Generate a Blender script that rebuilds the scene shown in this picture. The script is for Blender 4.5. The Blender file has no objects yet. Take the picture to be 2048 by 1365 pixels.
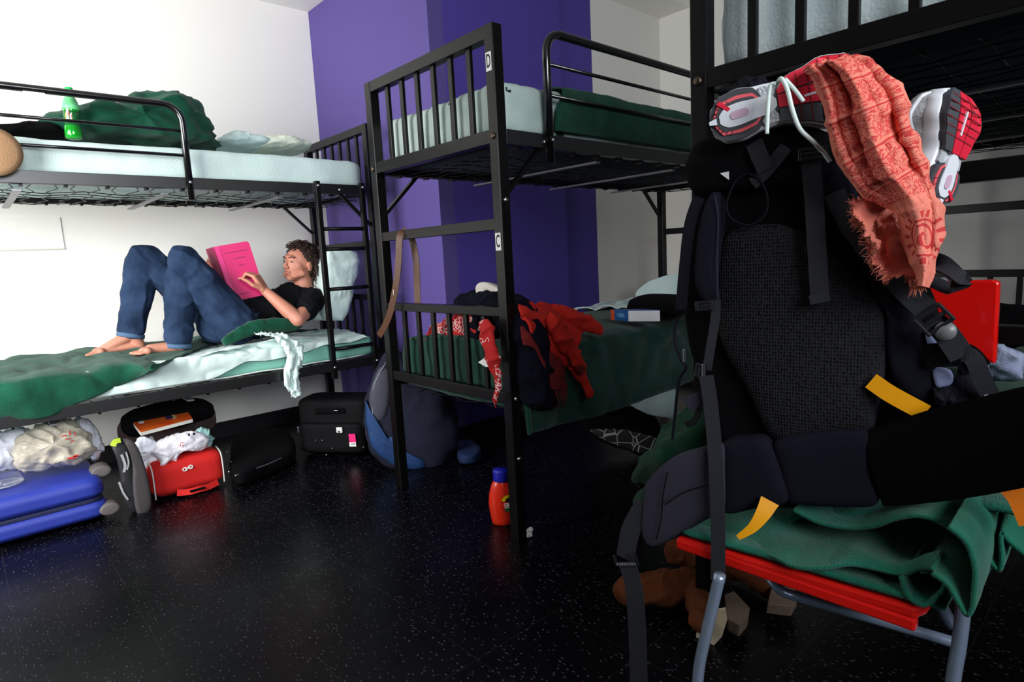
import bpy, bmesh, math, random
import numpy as np
from mathutils import Vector, Matrix, noise, Euler
random.seed(7)
V = Vector
SC = bpy.context.scene
COL = SC.collection

# ------------------------------------------------------------------ camera
YAW, PITCH, ROLL, FPX = math.radians(47.9), math.radians(7.9), math.radians(2.95), 1214.0
CAMP = V((0, 0, 1.08))
FWD = V((-math.sin(YAW)*math.cos(PITCH), math.cos(YAW)*math.cos(PITCH), -math.sin(PITCH)))
_r = V((math.cos(YAW), math.sin(YAW), 0)); _d = FWD.cross(_r)
RGT = _r*math.cos(ROLL) + _d*math.sin(ROLL)
DWN = -_r*math.sin(ROLL) + _d*math.cos(ROLL)
cam = bpy.data.objects.new('camera', bpy.data.cameras.new('camera'))
cam.data.sensor_width = 36; cam.data.lens = FPX/2048*36; cam.data.clip_start = 0.02
mw = Matrix.Identity(4)
for i in range(3):
    mw[i][0] = RGT[i]; mw[i][1] = -DWN[i]; mw[i][2] = -FWD[i]; mw[i][3] = CAMP[i]
cam.matrix_world = mw
COL.objects.link(cam); SC.camera = cam

# ------------------------------------------------------------------ light
SC.view_settings.view_transform = 'Standard'; SC.view_settings.look = 'None'
SC.view_settings.gamma = 1; SC.view_settings.exposure = 0.12
SC.view_settings.use_curve_mapping = False
w = bpy.data.worlds.new('world'); SC.world = w; w.use_nodes = True
w.node_tree.nodes['Background'].inputs[0].default_value = (0.55, 0.75, 1.0, 1)
w.node_tree.nodes['Background'].inputs[1].default_value = 0.03
def area(name, loc, target, sx, sy, power, color, spread=180):
    l = bpy.data.lights.new(name, 'AREA'); l.shape = 'RECTANGLE'; l.size = sx; l.size_y = sy
    l.energy = power; l.color = color; l.spread = math.radians(spread)
    o = bpy.data.objects.new(name, l); COL.objects.link(o); o.location = loc
    o.rotation_euler = (V(target)-V(loc)).to_track_quat('-Z', 'Y').to_euler()
    return o
area('window_daylight', (-2.6, -1.5, 1.5), (-4.2, .45, 1.15), 2.2, 1.5, 90, (1.0, 0.99, 0.97), 124)
area('side_window_daylight', (1.9, 0.0, 2.1), (-2.6, .55, 1.25), 1.8, 1.2, 42, (0.90, 0.95, 1.0), 112)

# ------------------------------------------------------------------ helpers
def px(u, v, ax, val):
    """point seen at photo pixel (u,v) on the world plane axis=val"""
    d = FWD + RGT*((u-1024)/FPX) + DWN*((v-682.5)/FPX)
    t = (val-CAMP[ax])/d[ax]
    return CAMP + d*t
def pl(u, v, P0, n):
    d = FWD + RGT*((u-1024)/FPX) + DWN*((v-682.5)/FPX)
    t = (V(P0)-CAMP).dot(n)/d.dot(n)
    return CAMP + d*t
def lin(c):
    return tuple(((x/255)/12.92 if x/255 <= 0.04045 else ((x/255+0.055)/1.055)**2.4) for x in c)
MATS = {}
def mat(name, rgb, rough=0.6, metal=0.0, var=0.0, vscale=6.0, bump=0.0, bscale=200.0, spec=0.5, coat=0.0, trans=0.0, alpha=1.0, sheen=0.0, rgb2=None):
    if name in MATS: return MATS[name]
    m = bpy.data.materials.new(name); m.use_nodes = True; nt = m.node_tree; N = nt.nodes; L = nt.links
    b = N['Principled BSDF']; c = lin(rgb)
    b.inputs['Base Color'].default_value = (*c, 1); b.inputs['Roughness'].default_value = rough
    b.inputs['Metallic'].default_value = metal; b.inputs['Specular IOR Level'].default_value = spec
    b.inputs['Coat Weight'].default_value = coat; b.inputs['Transmission Weight'].default_value = trans
    b.inputs['Alpha'].default_value = alpha; b.inputs['Sheen Weight'].default_value = sheen
    tc = N.new('ShaderNodeTexCoord')
    if var or rgb2:
        nz = N.new('ShaderNodeTexNoise'); nz.inputs['Scale'].default_value = vscale; nz.inputs['Detail'].default_value = 5
        L.new(tc.outputs['Object'], nz.inputs['Vector'])
        cr = N.new('ShaderNodeValToRGB'); cr.color_ramp.elements[0].position = 0.3; cr.color_ramp.elements[1].position = 0.7
        c2 = lin(rgb2) if rgb2 else tuple(min(1, x*(1+var)) for x in c)
        c1 = c if rgb2 else tuple(x*(1-var) for x in c)
        cr.color_ramp.elements[0].color = (*c1, 1); cr.color_ramp.elements[1].color = (*c2, 1)
        L.new(nz.outputs['Fac'], cr.inputs[0]); L.new(cr.outputs[0], b.inputs['Base Color'])
    if bump:
        n2 = N.new('ShaderNodeTexNoise'); n2.inputs['Scale'].default_value = bscale; n2.inputs['Detail'].default_value = 3
        L.new(tc.outputs['Object'], n2.inputs['Vector'])
        bp = N.new('ShaderNodeBump'); bp.inputs['Strength'].default_value = bump; bp.inputs['Distance'].default_value = 0.01
        L.new(n2.outputs['Fac'], bp.inputs['Height']); L.new(bp.outputs[0], b.inputs['Normal'])
    MATS[name] = m; return m

class MB:
    def __init__(s): s.v = []; s.f = []; s.sm = []
    def add(s, vs, fs, smooth=False):
        o = len(s.v); s.v += [tuple(x) for x in vs]; s.f += [tuple(i+o for i in f) for f in fs]; s.sm += [smooth]*len(fs); return s
    def box(s, a, b, M=None):
        x0, y0, z0 = a; x1, y1, z1 = b
        vs = [V(p) for p in ((x0,y0,z0),(x1,y0,z0),(x1,y1,z0),(x0,y1,z0),(x0,y0,z1),(x1,y0,z1),(x1,y1,z1),(x0,y1,z1))]
        if M: vs = [M @ p for p in vs]
        return s.add(vs, [(0,3,2,1),(4,5,6,7),(0,1,5,4),(1,2,6,5),(2,3,7,6),(3,0,4,7)])
    def bar(s, p, q, w, h, up=(0,0,1)):
        p, q = V(p), V(q); t = (q-p).normalized(); sd = t.cross(V(up))
        if sd.length < 1e-4: sd = t.cross(V((1,0,0)))
        sd.normalize(); u = sd.cross(t).normalized()
        vs = [e + sd*(a*w/2) + u*(b*h/2) for e in (p, q) for a, b in ((-1,-1),(1,-1),(1,1),(-1,1))]
        return s.add(vs, [(0,1,2,3),(7,6,5,4),(0,4,5,1),(1,5,6,2),(2,6,7,3),(3,7,4,0)])
    def tube(s, pts, r, n=10, cap=True, closed=False):
        pts = [V(p) for p in pts]; m = len(pts); rr = r if isinstance(r, (list, tuple)) else [r]*m
        vs = []; prev = None
        for i, p in enumerate(pts):
            if closed: t = pts[(i+1) % m]-pts[i-1]
            else: t = pts[min(i+1, m-1)]-pts[max(i-1, 0)]
            t.normalize()
            if prev is None:
                a = V((0,0,1)) if abs(t.z) < .9 else V((1,0,0)); u = t.cross(a).normalized()
            else:
                u = (prev - t*prev.dot(t)).normalized()
            prev = u; w2 = t.cross(u)
            for k in range(n):
                an = 2*math.pi*k/n; vs.append(p + (u*math.cos(an)+w2*math.sin(an))*rr[i])
        fs = []
        for i in range(m if closed else m-1):
            j = (i+1) % m
            for k in range(n): fs.append((i*n+k, i*n+(k+1) % n, j*n+(k+1) % n, j*n+k))
        if cap and not closed: fs += [tuple(range(n))[::-1], tuple((m-1)*n+k for k in range(n))]
        return s.add(vs, fs, True)
    def lathe(s, prof, n=24, M=None, sx=1, sy=1):
        vs = []; 
        for r, z in prof:
            for k in range(n):
                a = 2*math.pi*k/n; vs.append(V((r*math.cos(a)*sx, r*math.sin(a)*sy, z)))
        if M: vs = [M @ p for p in vs]
        fs = [(i*n+k, i*n+(k+1) % n, (i+1)*n+(k+1) % n, (i+1)*n+k) for i in range(len(prof)-1) for k in range(n)]
        fs += [tuple(range(n))[::-1], tuple((len(prof)-1)*n+k for k in range(n))]
        return s.add(vs, fs, True)
    def prism(s, pts, d, smooth=False):
        pts = [V(p) for p in pts]; d = V(d); n = len(pts)
        return s.add(pts+[p+d for p in pts], [tuple(range(n))[::-1], tuple(range(n, 2*n))]+[(i, (i+1) % n, n+(i+1) % n, n+i) for i in range(n)], smooth)
    def build(s, name, m, parent=None, bevel=0.0, subsurf=0):
        me = bpy.data.meshes.new(name); me.from_pydata(s.v, [], s.f); me.validate()
        bm = bmesh.new(); bm.from_mesh(me); bmesh.ops.recalc_face_normals(bm, faces=bm.faces); bm.to_mesh(me); bm.free()
        if len(me.polygons) == len(s.sm): me.polygons.foreach_set('use_smooth', s.sm)
        o = bpy.data.objects.new(name, me); COL.objects.link(o)
        if m: me.materials.append(m)
        if parent: attach(o, parent)
        if bevel:
            md = o.modifiers.new('b', 'BEVEL'); md.width = bevel; md.segments = 2; md.limit_method = 'ANGLE'
        if subsurf: md = o.modifiers.new('s', 'SUBSURF'); md.levels = subsurf; md.render_levels = subsurf
        return o
def attach(o, parent):
    o.parent = parent
    o.matrix_parent_inverse = world_of(parent).inverted()
def world_of(o):
    M = Matrix.LocRotScale(o.location, o.rotation_euler, o.scale)
    if o.parent: M = world_of(o.parent) @ o.matrix_parent_inverse @ M
    return M
def tag(o, label=None, cat=None, group=None, kind=None):
    if label: o['label'] = label
    if cat: o['category'] = cat
    if group: o['group'] = group
    if kind: o['kind'] = kind
    return o
def thing(name, label, cat, loc, group=None):
    o = bpy.data.objects.new(name, None); COL.objects.link(o); o.location = loc; o.empty_display_size = .05
    return tag(o, label, cat, group)
def cr_(p0, p1, p2, p3, t):
    return .5*((2*p1)+(p2-p0)*t+(2*p0-5*p1+4*p2-p3)*t*t+(3*p1-p0-3*p2+p3)*t**3)
def spline(pts, n, closed=False):
    pts = [V(p) for p in pts]; m = len(pts); out = []
    seg = m if closed else m-1
    for i in range(n if closed else n+1):
        x = i*seg/n; k = min(int(x), seg-1); t = x-k
        if closed: q = [pts[(k+j) % m] for j in (-1, 0, 1, 2)]
        else:
            q = [pts[max(k-1, 0)], pts[k], pts[k+1], pts[min(k+2, m-1)]]
        out.append(cr_(*q, t))
    return out
def nz3(p, sc, seed=0, oct=3):
    return noise.fractal(V(p)*sc+V((seed*7.3, seed*3.1, seed*5.7)), 1.0, 2.0, oct)
def ridg(p, sc, seed=0):
    return 1-abs(noise.noise(V(p)*sc+V((seed*7.3, seed*3.1, seed*5.7))))*2
def finish(o, thick=0.0, smooth=True):
    if smooth: o.data.polygons.foreach_set('use_smooth', [True]*len(o.data.polygons))
    if thick:
        md = o.modifiers.new('t', 'SOLIDIFY'); md.thickness = thick; md.offset = 0
    return o
def cloth(name, rows, m, nu=60, nv=40, thick=0.004, amp=0.0, sc=8, seed=0, parent=None, rid=0.0, rsc=5, stretch=(1,1,1), fray=0.0, nrm=None):
    """rows of control points -> smooth draped sheet with wrinkles along its normal"""
    R = [spline(r, nv) for r in rows]
    G = [[None]*(nv+1) for _ in range(nu+1)]
    for j in range(nv+1):
        c = spline([R[i][j] for i in range(len(R))], nu)
        for i in range(nu+1): G[i][j] = c[i]
    st = V(stretch); out = []
    for i in range(nu+1):
        for j in range(nv+1):
            a = G[min(i+1, nu)][j]-G[max(i-1, 0)][j]; b = G[i][min(j+1, nv)]-G[i][max(j-1, 0)]
            n = a.cross(b); n = n.normalized() if n.length > 1e-9 else V((0,0,1))
            if nrm: 
                n = V(nrm)
            p = G[i][j]; q = V((p.x*st.x, p.y*st.y, p.z*st.z))
            d = amp*nz3(q, sc, seed)
            if rid: d += rid*max(0, ridg(q, rsc, seed+3))**3
            p = p+n*d
            if fray and (i in (0, nu) or j in (0, nv)):
                p = p+V((random.uniform(-1,1), random.uniform(-1,1), random.uniform(-1,1)))*fray
            out.append(p)
    fs = [(i*(nv+1)+j, (i+1)*(nv+1)+j, (i+1)*(nv+1)+j+1, i*(nv+1)+j+1) for i in range(nu) for j in range(nv)]
    me = bpy.data.meshes.new(name); me.from_pydata(out, [], fs)
    uv = me.uv_layers.new(name='UVMap')
    for poly in me.polygons:
        for li in poly.loop_indices:
            vi = me.loops[li].vertex_index; uv.data[li].uv = ((vi % (nv+1))/nv, (vi//(nv+1))/nu)
    me.materials.append(m)
    o = bpy.data.objects.new(name, me); COL.objects.link(o)
    if parent: attach(o, parent)
    return finish(o, thick)
def blob(name, outline, n, front, back, m, parent=None, ex=0.6, amp=0.0, sc=12, seed=0, rings=12, res=72, center=None, rid=0.0, rsc=10, sharp=False):
    n = V(n).normalized(); O = spline(outline, res, True) if not sharp else [V(p) for p in outline]
    res = len(O); C = V(center) if center else sum(O, V())/res
    vs = []; fs = []
    ths = [math.pi*i/(2*rings) for i in range(1, 2*rings)]
    vs.append(C+n*front)
    for th in ths:
        s_ = math.sin(th)**ex if True else 0; c_ = math.cos(th); c2 = math.copysign(abs(c_)**ex, c_)
        dp = front if c_ > 0 else back
        for k in range(res): vs.append(C+(O[k]-C)*s_+n*(dp*c2))
    vs.append(C-n*back)
    if amp or rid:
        vs = [p+(p-C).normalized()*(amp*nz3(p, sc, seed)+(rid*max(0, ridg(p, rsc, seed))**3 if rid else 0)) for p in vs]
    R = len(ths)
    for k in range(res): fs.append((0, 1+(k+1) % res, 1+k))
    for i in range(R-1):
        for k in range(res): fs.append((1+i*res+k, 1+i*res+(k+1) % res, 1+(i+1)*res+(k+1) % res, 1+(i+1)*res+k))
    l = len(vs)-1
    for k in range(res): fs.append((l, 1+(R-1)*res+k, 1+(R-1)*res+(k+1) % res))
    b = MB(); b.add(vs, fs, True); return b.build(name, m, parent)
def ribbon(name, pts, width, m, parent=None, n=None, thick=0.0025, res=None, side=None):
    P = spline(pts, res or max(8, len(pts)*8)); L_ = []; R_ = []
    for i, p in enumerate(P):
        t = (P[min(i+1, len(P)-1)]-P[max(i-1, 0)]).normalized()
        if side is not None: sd = V(side)
        else: sd = t.cross(V(n))
        sd = (sd-t*sd.dot(t)).normalized()
        wd = width[0]+(width[1]-width[0])*i/(len(P)-1) if isinstance(width, tuple) else width
        nn = sd.cross(t)*thick/2
        L_.append((p-sd*wd/2, nn)); R_.append((p+sd*wd/2, nn))
    vs = []
    for (a, na), (b, nb) in zip(L_, R_): vs += [a-na, b-nb, b+nb, a+na]
    fs = []
    for i in range(len(P)-1):
        for k in range(4): fs.append((4*i+k, 4*i+(k+1) % 4, 4*i+4+(k+1) % 4, 4*i+4+k))
    fs += [(3,2,1,0), tuple(4*(len(P)-1)+k for k in range(4))]
    b = MB(); b.add(vs, fs); return b.build(name, m, parent)
def capsule(b, p, r0, q, r1, n=14, flat=None):
    """tapered capsule; flat=(axis vector, factor) squashes the section"""
    p, q = V(p), V(q); ax = q-p; L_ = ax.length; t = ax.normalized() if L_ > 1e-6 else V((0,0,1))
    a = V((0,0,1)) if abs(t.z) < .9 else V((1,0,0)); u = t.cross(a).normalized(); w2 = t.cross(u)
    vs = []; rings = []
    for i in range(1, 6): th = math.pi/2*i/5; rings.append((p-t*r0*math.cos(th), r0*math.sin(th)))
    for i in range(5): th = math.pi/2*(1-i/5); rings.append((q+t*r1*math.cos(th), r1*math.sin(th)))
    vs.append(p-t*r0)
    for c, r in rings:
        for k in range(n):
            an = 2*math.pi*k/n; o = (u*math.cos(an)+w2*math.sin(an))*r
            if flat: f = V(flat[0]).normalized(); o = o-f*o.dot(f)*(1-flat[1])
            vs.append(c+o)
    vs.append(q+t*r1)
    fs = [(0, 1+(k+1) % n, 1+k) for k in range(n)]
    R = len(rings)
    fs += [(1+i*n+k, 1+i*n+(k+1) % n, 1+(i+1)*n+(k+1) % n, 1+(i+1)*n+k) for i in range(R-1) for k in range(n)]
    l = len(vs)-1; fs += [(l, 1+(R-1)*n+k, 1+(R-1)*n+(k+1) % n) for k in range(n)]
    b.add(vs, fs, True)
def ellip(b, c, r, M=None, n=20, m=12):
    M = M or Matrix.Identity(3); c = V(c); vs = [c+M @ V((0,0,r[2]))]
    for i in range(1, m):
        th = math.pi*i/m
        for k in range(n):
            a = 2*math.pi*k/n; vs.append(c+M @ V((r[0]*math.sin(th)*math.cos(a), r[1]*math.sin(th)*math.sin(a), r[2]*math.cos(th))))
    vs.append(c-M @ V((0,0,r[2]))); l = len(vs)-1
    fs = [(0, 1+k, 1+(k+1) % n) for k in range(n)]
    fs += [(1+i*n+k, 1+(i+1)*n+k, 1+(i+1)*n+(k+1) % n, 1+i*n+(k+1) % n) for i in range(m-2) for k in range(n)]
    fs += [(l, 1+(m-2)*n+(k+1) % n, 1+(m-2)*n+k) for k in range(n)]
    b.add(vs, fs, True)
def fuse(name, b, m, parent=None, voxel=0.005, smooth=4, amp=0.0, sc=10, seed=0, rid=0.0, rsc=8):
    """melt overlapping closed shapes into ONE continuous surface"""
    tmp = b.build('tmp', None)
    r = tmp.modifiers.new('r', 'REMESH'); r.mode = 'VOXEL'; r.voxel_size = voxel; r.use_smooth_shade = True
    s_ = tmp.modifiers.new('s', 'SMOOTH'); s_.factor = 0.5; s_.iterations = smooth
    dg = bpy.context.evaluated_depsgraph_get(); me = bpy.data.meshes.new_from_object(tmp.evaluated_get(dg))
    bpy.data.objects.remove(tmp); me.name = name; me.materials.clear()
    if amp or rid:
        nrm = [v.normal.copy() for v in me.vertices]
        for v, nn in zip(me.vertices, nrm):
            d = amp*nz3(v.co, sc, seed)+(rid*max(0, ridg(v.co, rsc, seed+2))**3 if rid else 0)
            v.co = v.co+nn*d
    me.materials.append(m); o = bpy.data.objects.new(name, me); COL.objects.link(o)
    if parent: attach(o, parent)
    return finish(o)
def text(name, s, size, M, m, parent, sx=1.0, ext=0.0006, align='CENTER'):
    c = bpy.data.curves.new('t', 'FONT'); c.body = s; c.size = size; c.extrude = ext; c.align_x = align; c.align_y = 'CENTER'; c.offset = size*.018
    t = bpy.data.objects.new('t', c); COL.objects.link(t)
    dg = bpy.context.evaluated_depsgraph_get(); me = bpy.data.meshes.new_from_object(t.evaluated_get(dg)); me.name = name
    bpy.data.objects.remove(t); me.transform(M @ Matrix.Diagonal((sx, 1, 1, 1))); me.materials.clear(); me.materials.append(m)
    o = bpy.data.objects.new(name, me); COL.objects.link(o)
    if parent: attach(o, parent)
    return o
def frame(o, x, y):
    x = V(x).normalized(); z = x.cross(V(y)).normalized(); y = z.cross(x)
    M = Matrix.Identity(4)
    for i in range(3): M[i][0] = x[i]; M[i][1] = y[i]; M[i][2] = z[i]; M[i][3] = o[i]
    return M

# ------------------------------------------------------------------ materials
BLK = mat('black_enamel', (10, 9, 10), 0.33, 0, bump=0.04, bscale=400, spec=.28)
STEEL = mat('zinc_bolt', (200, 200, 205), 0.3, 1)
WHITE = mat('white_paint', (238, 236, 230), 0.75, bump=0.08, bscale=260)
PURP = mat('purple_paint', (88, 73, 144), 0.7, bump=0.15, bscale=260)
PURP2 = mat('purple_paint_side_shading', (76, 60, 156), 0.7, bump=0.15, bscale=260)  # same purple paint; the side walls' different shading is put into the colour
BASEB = mat('black_vinyl', (14, 14, 17), 0.4)
SHEET = mat('pale_mint_sheet', (205, 226, 224), 0.85, var=0.05, bump=0.2, bscale=150)
SHEETG = mat('worn_grey_sheet', (188, 205, 200), 0.9, rgb2=(166, 186, 180), vscale=9, bump=0.25, bscale=120)
MINT = mat('mint_ticking', (142, 212, 192), 0.8, bump=0.1)
GREEN = mat('green_fleece', (6, 62, 43), 0.95, spec=.15, rgb2=(14, 80, 60), vscale=14, bump=0.5, bscale=350, sheen=.15)
TEAL = mat('teal_green_blanket', (12, 92, 70), 0.95, spec=.15, rgb2=(26, 116, 92), vscale=12, bump=0.5, bscale=350, sheen=.2)
NAVY = mat('navy_knit', (10, 10, 24), 0.95, spec=.12, bump=0.3)
BLKF = mat('black_fabric', (5, 5, 8), 0.9, spec=.12, bump=0.3, bscale=300)
BLKF2 = mat('charcoal_nylon', (20, 20, 29), 0.75, spec=.12, bump=0.2, bscale=500)
WEB = mat('charcoal_webbing', (50, 50, 56), 0.75, spec=.12, bump=0.4, bscale=700)
PLAS = mat('black_plastic', (26, 26, 30), 0.35)
RED = mat('red_fabric', (208, 22, 18), 0.8, bump=0.2, bscale=400)
REDK = mat('orange_red_knit', (196, 28, 14), 0.95, bump=0.5, bscale=220)
REDD = mat('dark_red_wool', (116, 14, 20), 0.95, bump=0.5, bscale=260)
DENIM = mat('blue_denim', (26, 40, 64), 0.9, spec=.12, rgb2=(44, 62, 90), vscale=10, bump=0.3, bscale=500)
SKIN = mat('skin', (188, 122, 100), 0.55, rgb2=(202, 138, 116), vscale=12)
YEL = mat('amber_strap', (250, 168, 10), 0.45)

# ------------------------------------------------------------------ room
def struct(name, b, m, bevel=0): return tag(b.build(name, m, None, bevel), kind='structure')
floor_m = mat('black_speckled_tile', (10, 10, 13), 0.3, spec=.2)
nt = floor_m.node_tree; N = nt.nodes; L = nt.links; bs = N['Principled BSDF']
tc = N.new('ShaderNodeTexCoord')
vo = N.new('ShaderNodeTexVoronoi'); vo.inputs['Scale'].default_value = 48
mp = N.new('ShaderNodeMapping'); mp.inputs['Scale'].default_value = (1.0, 2.6, 1); mp.inputs['Rotation'].default_value = (0, 0, .4)
L.new(tc.outputs['Object'], mp.inputs[0]); L.new(mp.outputs[0], vo.inputs['Vector'])
cr = N.new('ShaderNodeValToRGB'); cr.color_ramp.elements[0].position = .14; cr.color_ramp.elements[0].color = (1,1,1,1); cr.color_ramp.elements[1].position = .26; cr.color_ramp.elements[1].color = (0,0,0,1)
L.new(vo.outputs['Distance'], cr.inputs[0])
gt = N.new('ShaderNodeMath'); gt.operation = 'GREATER_THAN'; gt.inputs[1].default_value = .48
sp = N.new('ShaderNodeSeparateColor'); L.new(vo.outputs['Color'], sp.inputs[0]); L.new(sp.outputs[0], gt.inputs[0])
mu = N.new('ShaderNodeMath'); mu.operation = 'MULTIPLY'; L.new(cr.outputs[0], mu.inputs[0]); L.new(gt.outputs[0], mu.inputs[1])
br = N.new('ShaderNodeTexBrick'); br.offset = 0; br.inputs['Scale'].default_value = 1; br.inputs['Brick Width'].default_value = .305; br.inputs['Row Height'].default_value = .305
br.inputs['Mortar Size'].default_value = .0012; br.inputs['Color1'].default_value = (0,0,0,1); br.inputs['Color2'].default_value = (0,0,0,1); br.inputs['Mortar'].default_value = (1,1,1,1)
L.new(tc.outputs['Object'], br.inputs['Vector'])
mx = N.new('ShaderNodeMix'); mx.data_type = 'RGBA'; mx.inputs['A'].default_value = (.0018, .0018, .003, 1); mx.inputs['B'].default_value = (.09, .085, .095, 1)
L.new(mu.outputs[0], mx.inputs['Factor'])
mx2 = N.new('ShaderNodeMix'); mx2.data_type = 'RGBA'; mx2.inputs['B'].default_value = (.016, .015, .014, 1)
L.new(br.outputs['Color'], mx2.inputs['Factor']); L.new(mx.outputs['Result'], mx2.inputs['A']); L.new(mx2.outputs['Result'], bs.inputs['Base Color'])
nr = N.new('ShaderNodeTexNoise'); nr.inputs['Scale'].default_value = 9; L.new(tc.outputs['Object'], nr.inputs['Vector'])
mr = N.new('ShaderNodeMapRange'); mr.inputs['To Min'].default_value = .2; mr.inputs['To Max'].default_value = .42
L.new(nr.outputs['Fac'], mr.inputs[0]); L.new(mr.outputs[0], bs.inputs['Roughness'])
WX, SX_, Y1, Y2, CZ = -4.2, -2.83, 2.05, 4.25, 2.83
struct('floor', MB().box((-4.3, -2.2, -.05), (2.2, 4.35, 0)), floor_m)
struct('ceiling', MB().box((-4.3, -2.2, 3.02), (2.2, 4.35, 3.07)), WHITE)
struct('trim_1', MB().box((-4.25, -2.2, CZ), (-2.57, 4.3, 3.02)), WHITE)
struct('wall_left', MB().box((-4.3, -2.2, 0), (WX, Y1, 3.02)), WHITE)
struct('wall_corner', MB().box((-4.3, Y1, 0), (SX_+.02, Y1+.1, 3.02)), PURP)
struct('wall_side', MB().box((SX_-.1, Y1+.1, 0), (SX_+.02, 3.09, 3.02)), PURP2)
struct('wall_recess', MB().box((SX_-.1, 3.09, 0), (SX_, 3.43, 3.02)), PURP2)
struct('wall_back_left', MB().box((SX_-.1, 3.43, 0), (SX_, Y2+.1, 3.02)), WHITE)
struct('wall_far', MB().box((SX_, Y2, 0), (2.2, Y2+.1, 3.02)), WHITE)
struct('baseboard_left', MB().box((WX, -2.2, 0), (WX+.008, Y1, .1)), BASEB)
struct('baseboard_corner', MB().box((WX, Y1-.008, 0), (SX_+.02, Y1, .1)), BASEB)
struct('baseboard_side', MB().box((SX_+.02, Y1, 0), (SX_+.028, Y2, .1)), BASEB)
struct('baseboard_far', MB().box((SX_+.03, Y2-.008, 0), (2.2, Y2, .1)), BASEB)
p = px(0, 500, 0, WX+.01); q = px(130, 497, 0, WX+.01)
wp = thing('wall_panel', 'thin white panel fixed flat on the white wall behind the lower bunk, left of the knees', 'panel', (WX, q.y-.5, q.z))
MB().box((WX, q.y-.9, q.z), (WX+.006, q.y, q.z+.17)).build('board', WHITE, wp, .002)
MB().box((WX, q.y-.9, q.z-.006), (WX+.012, q.y, q.z+.0)).build('ledge', mat('cream_edge', (205, 200, 185), .6), wp, .001)

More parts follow.
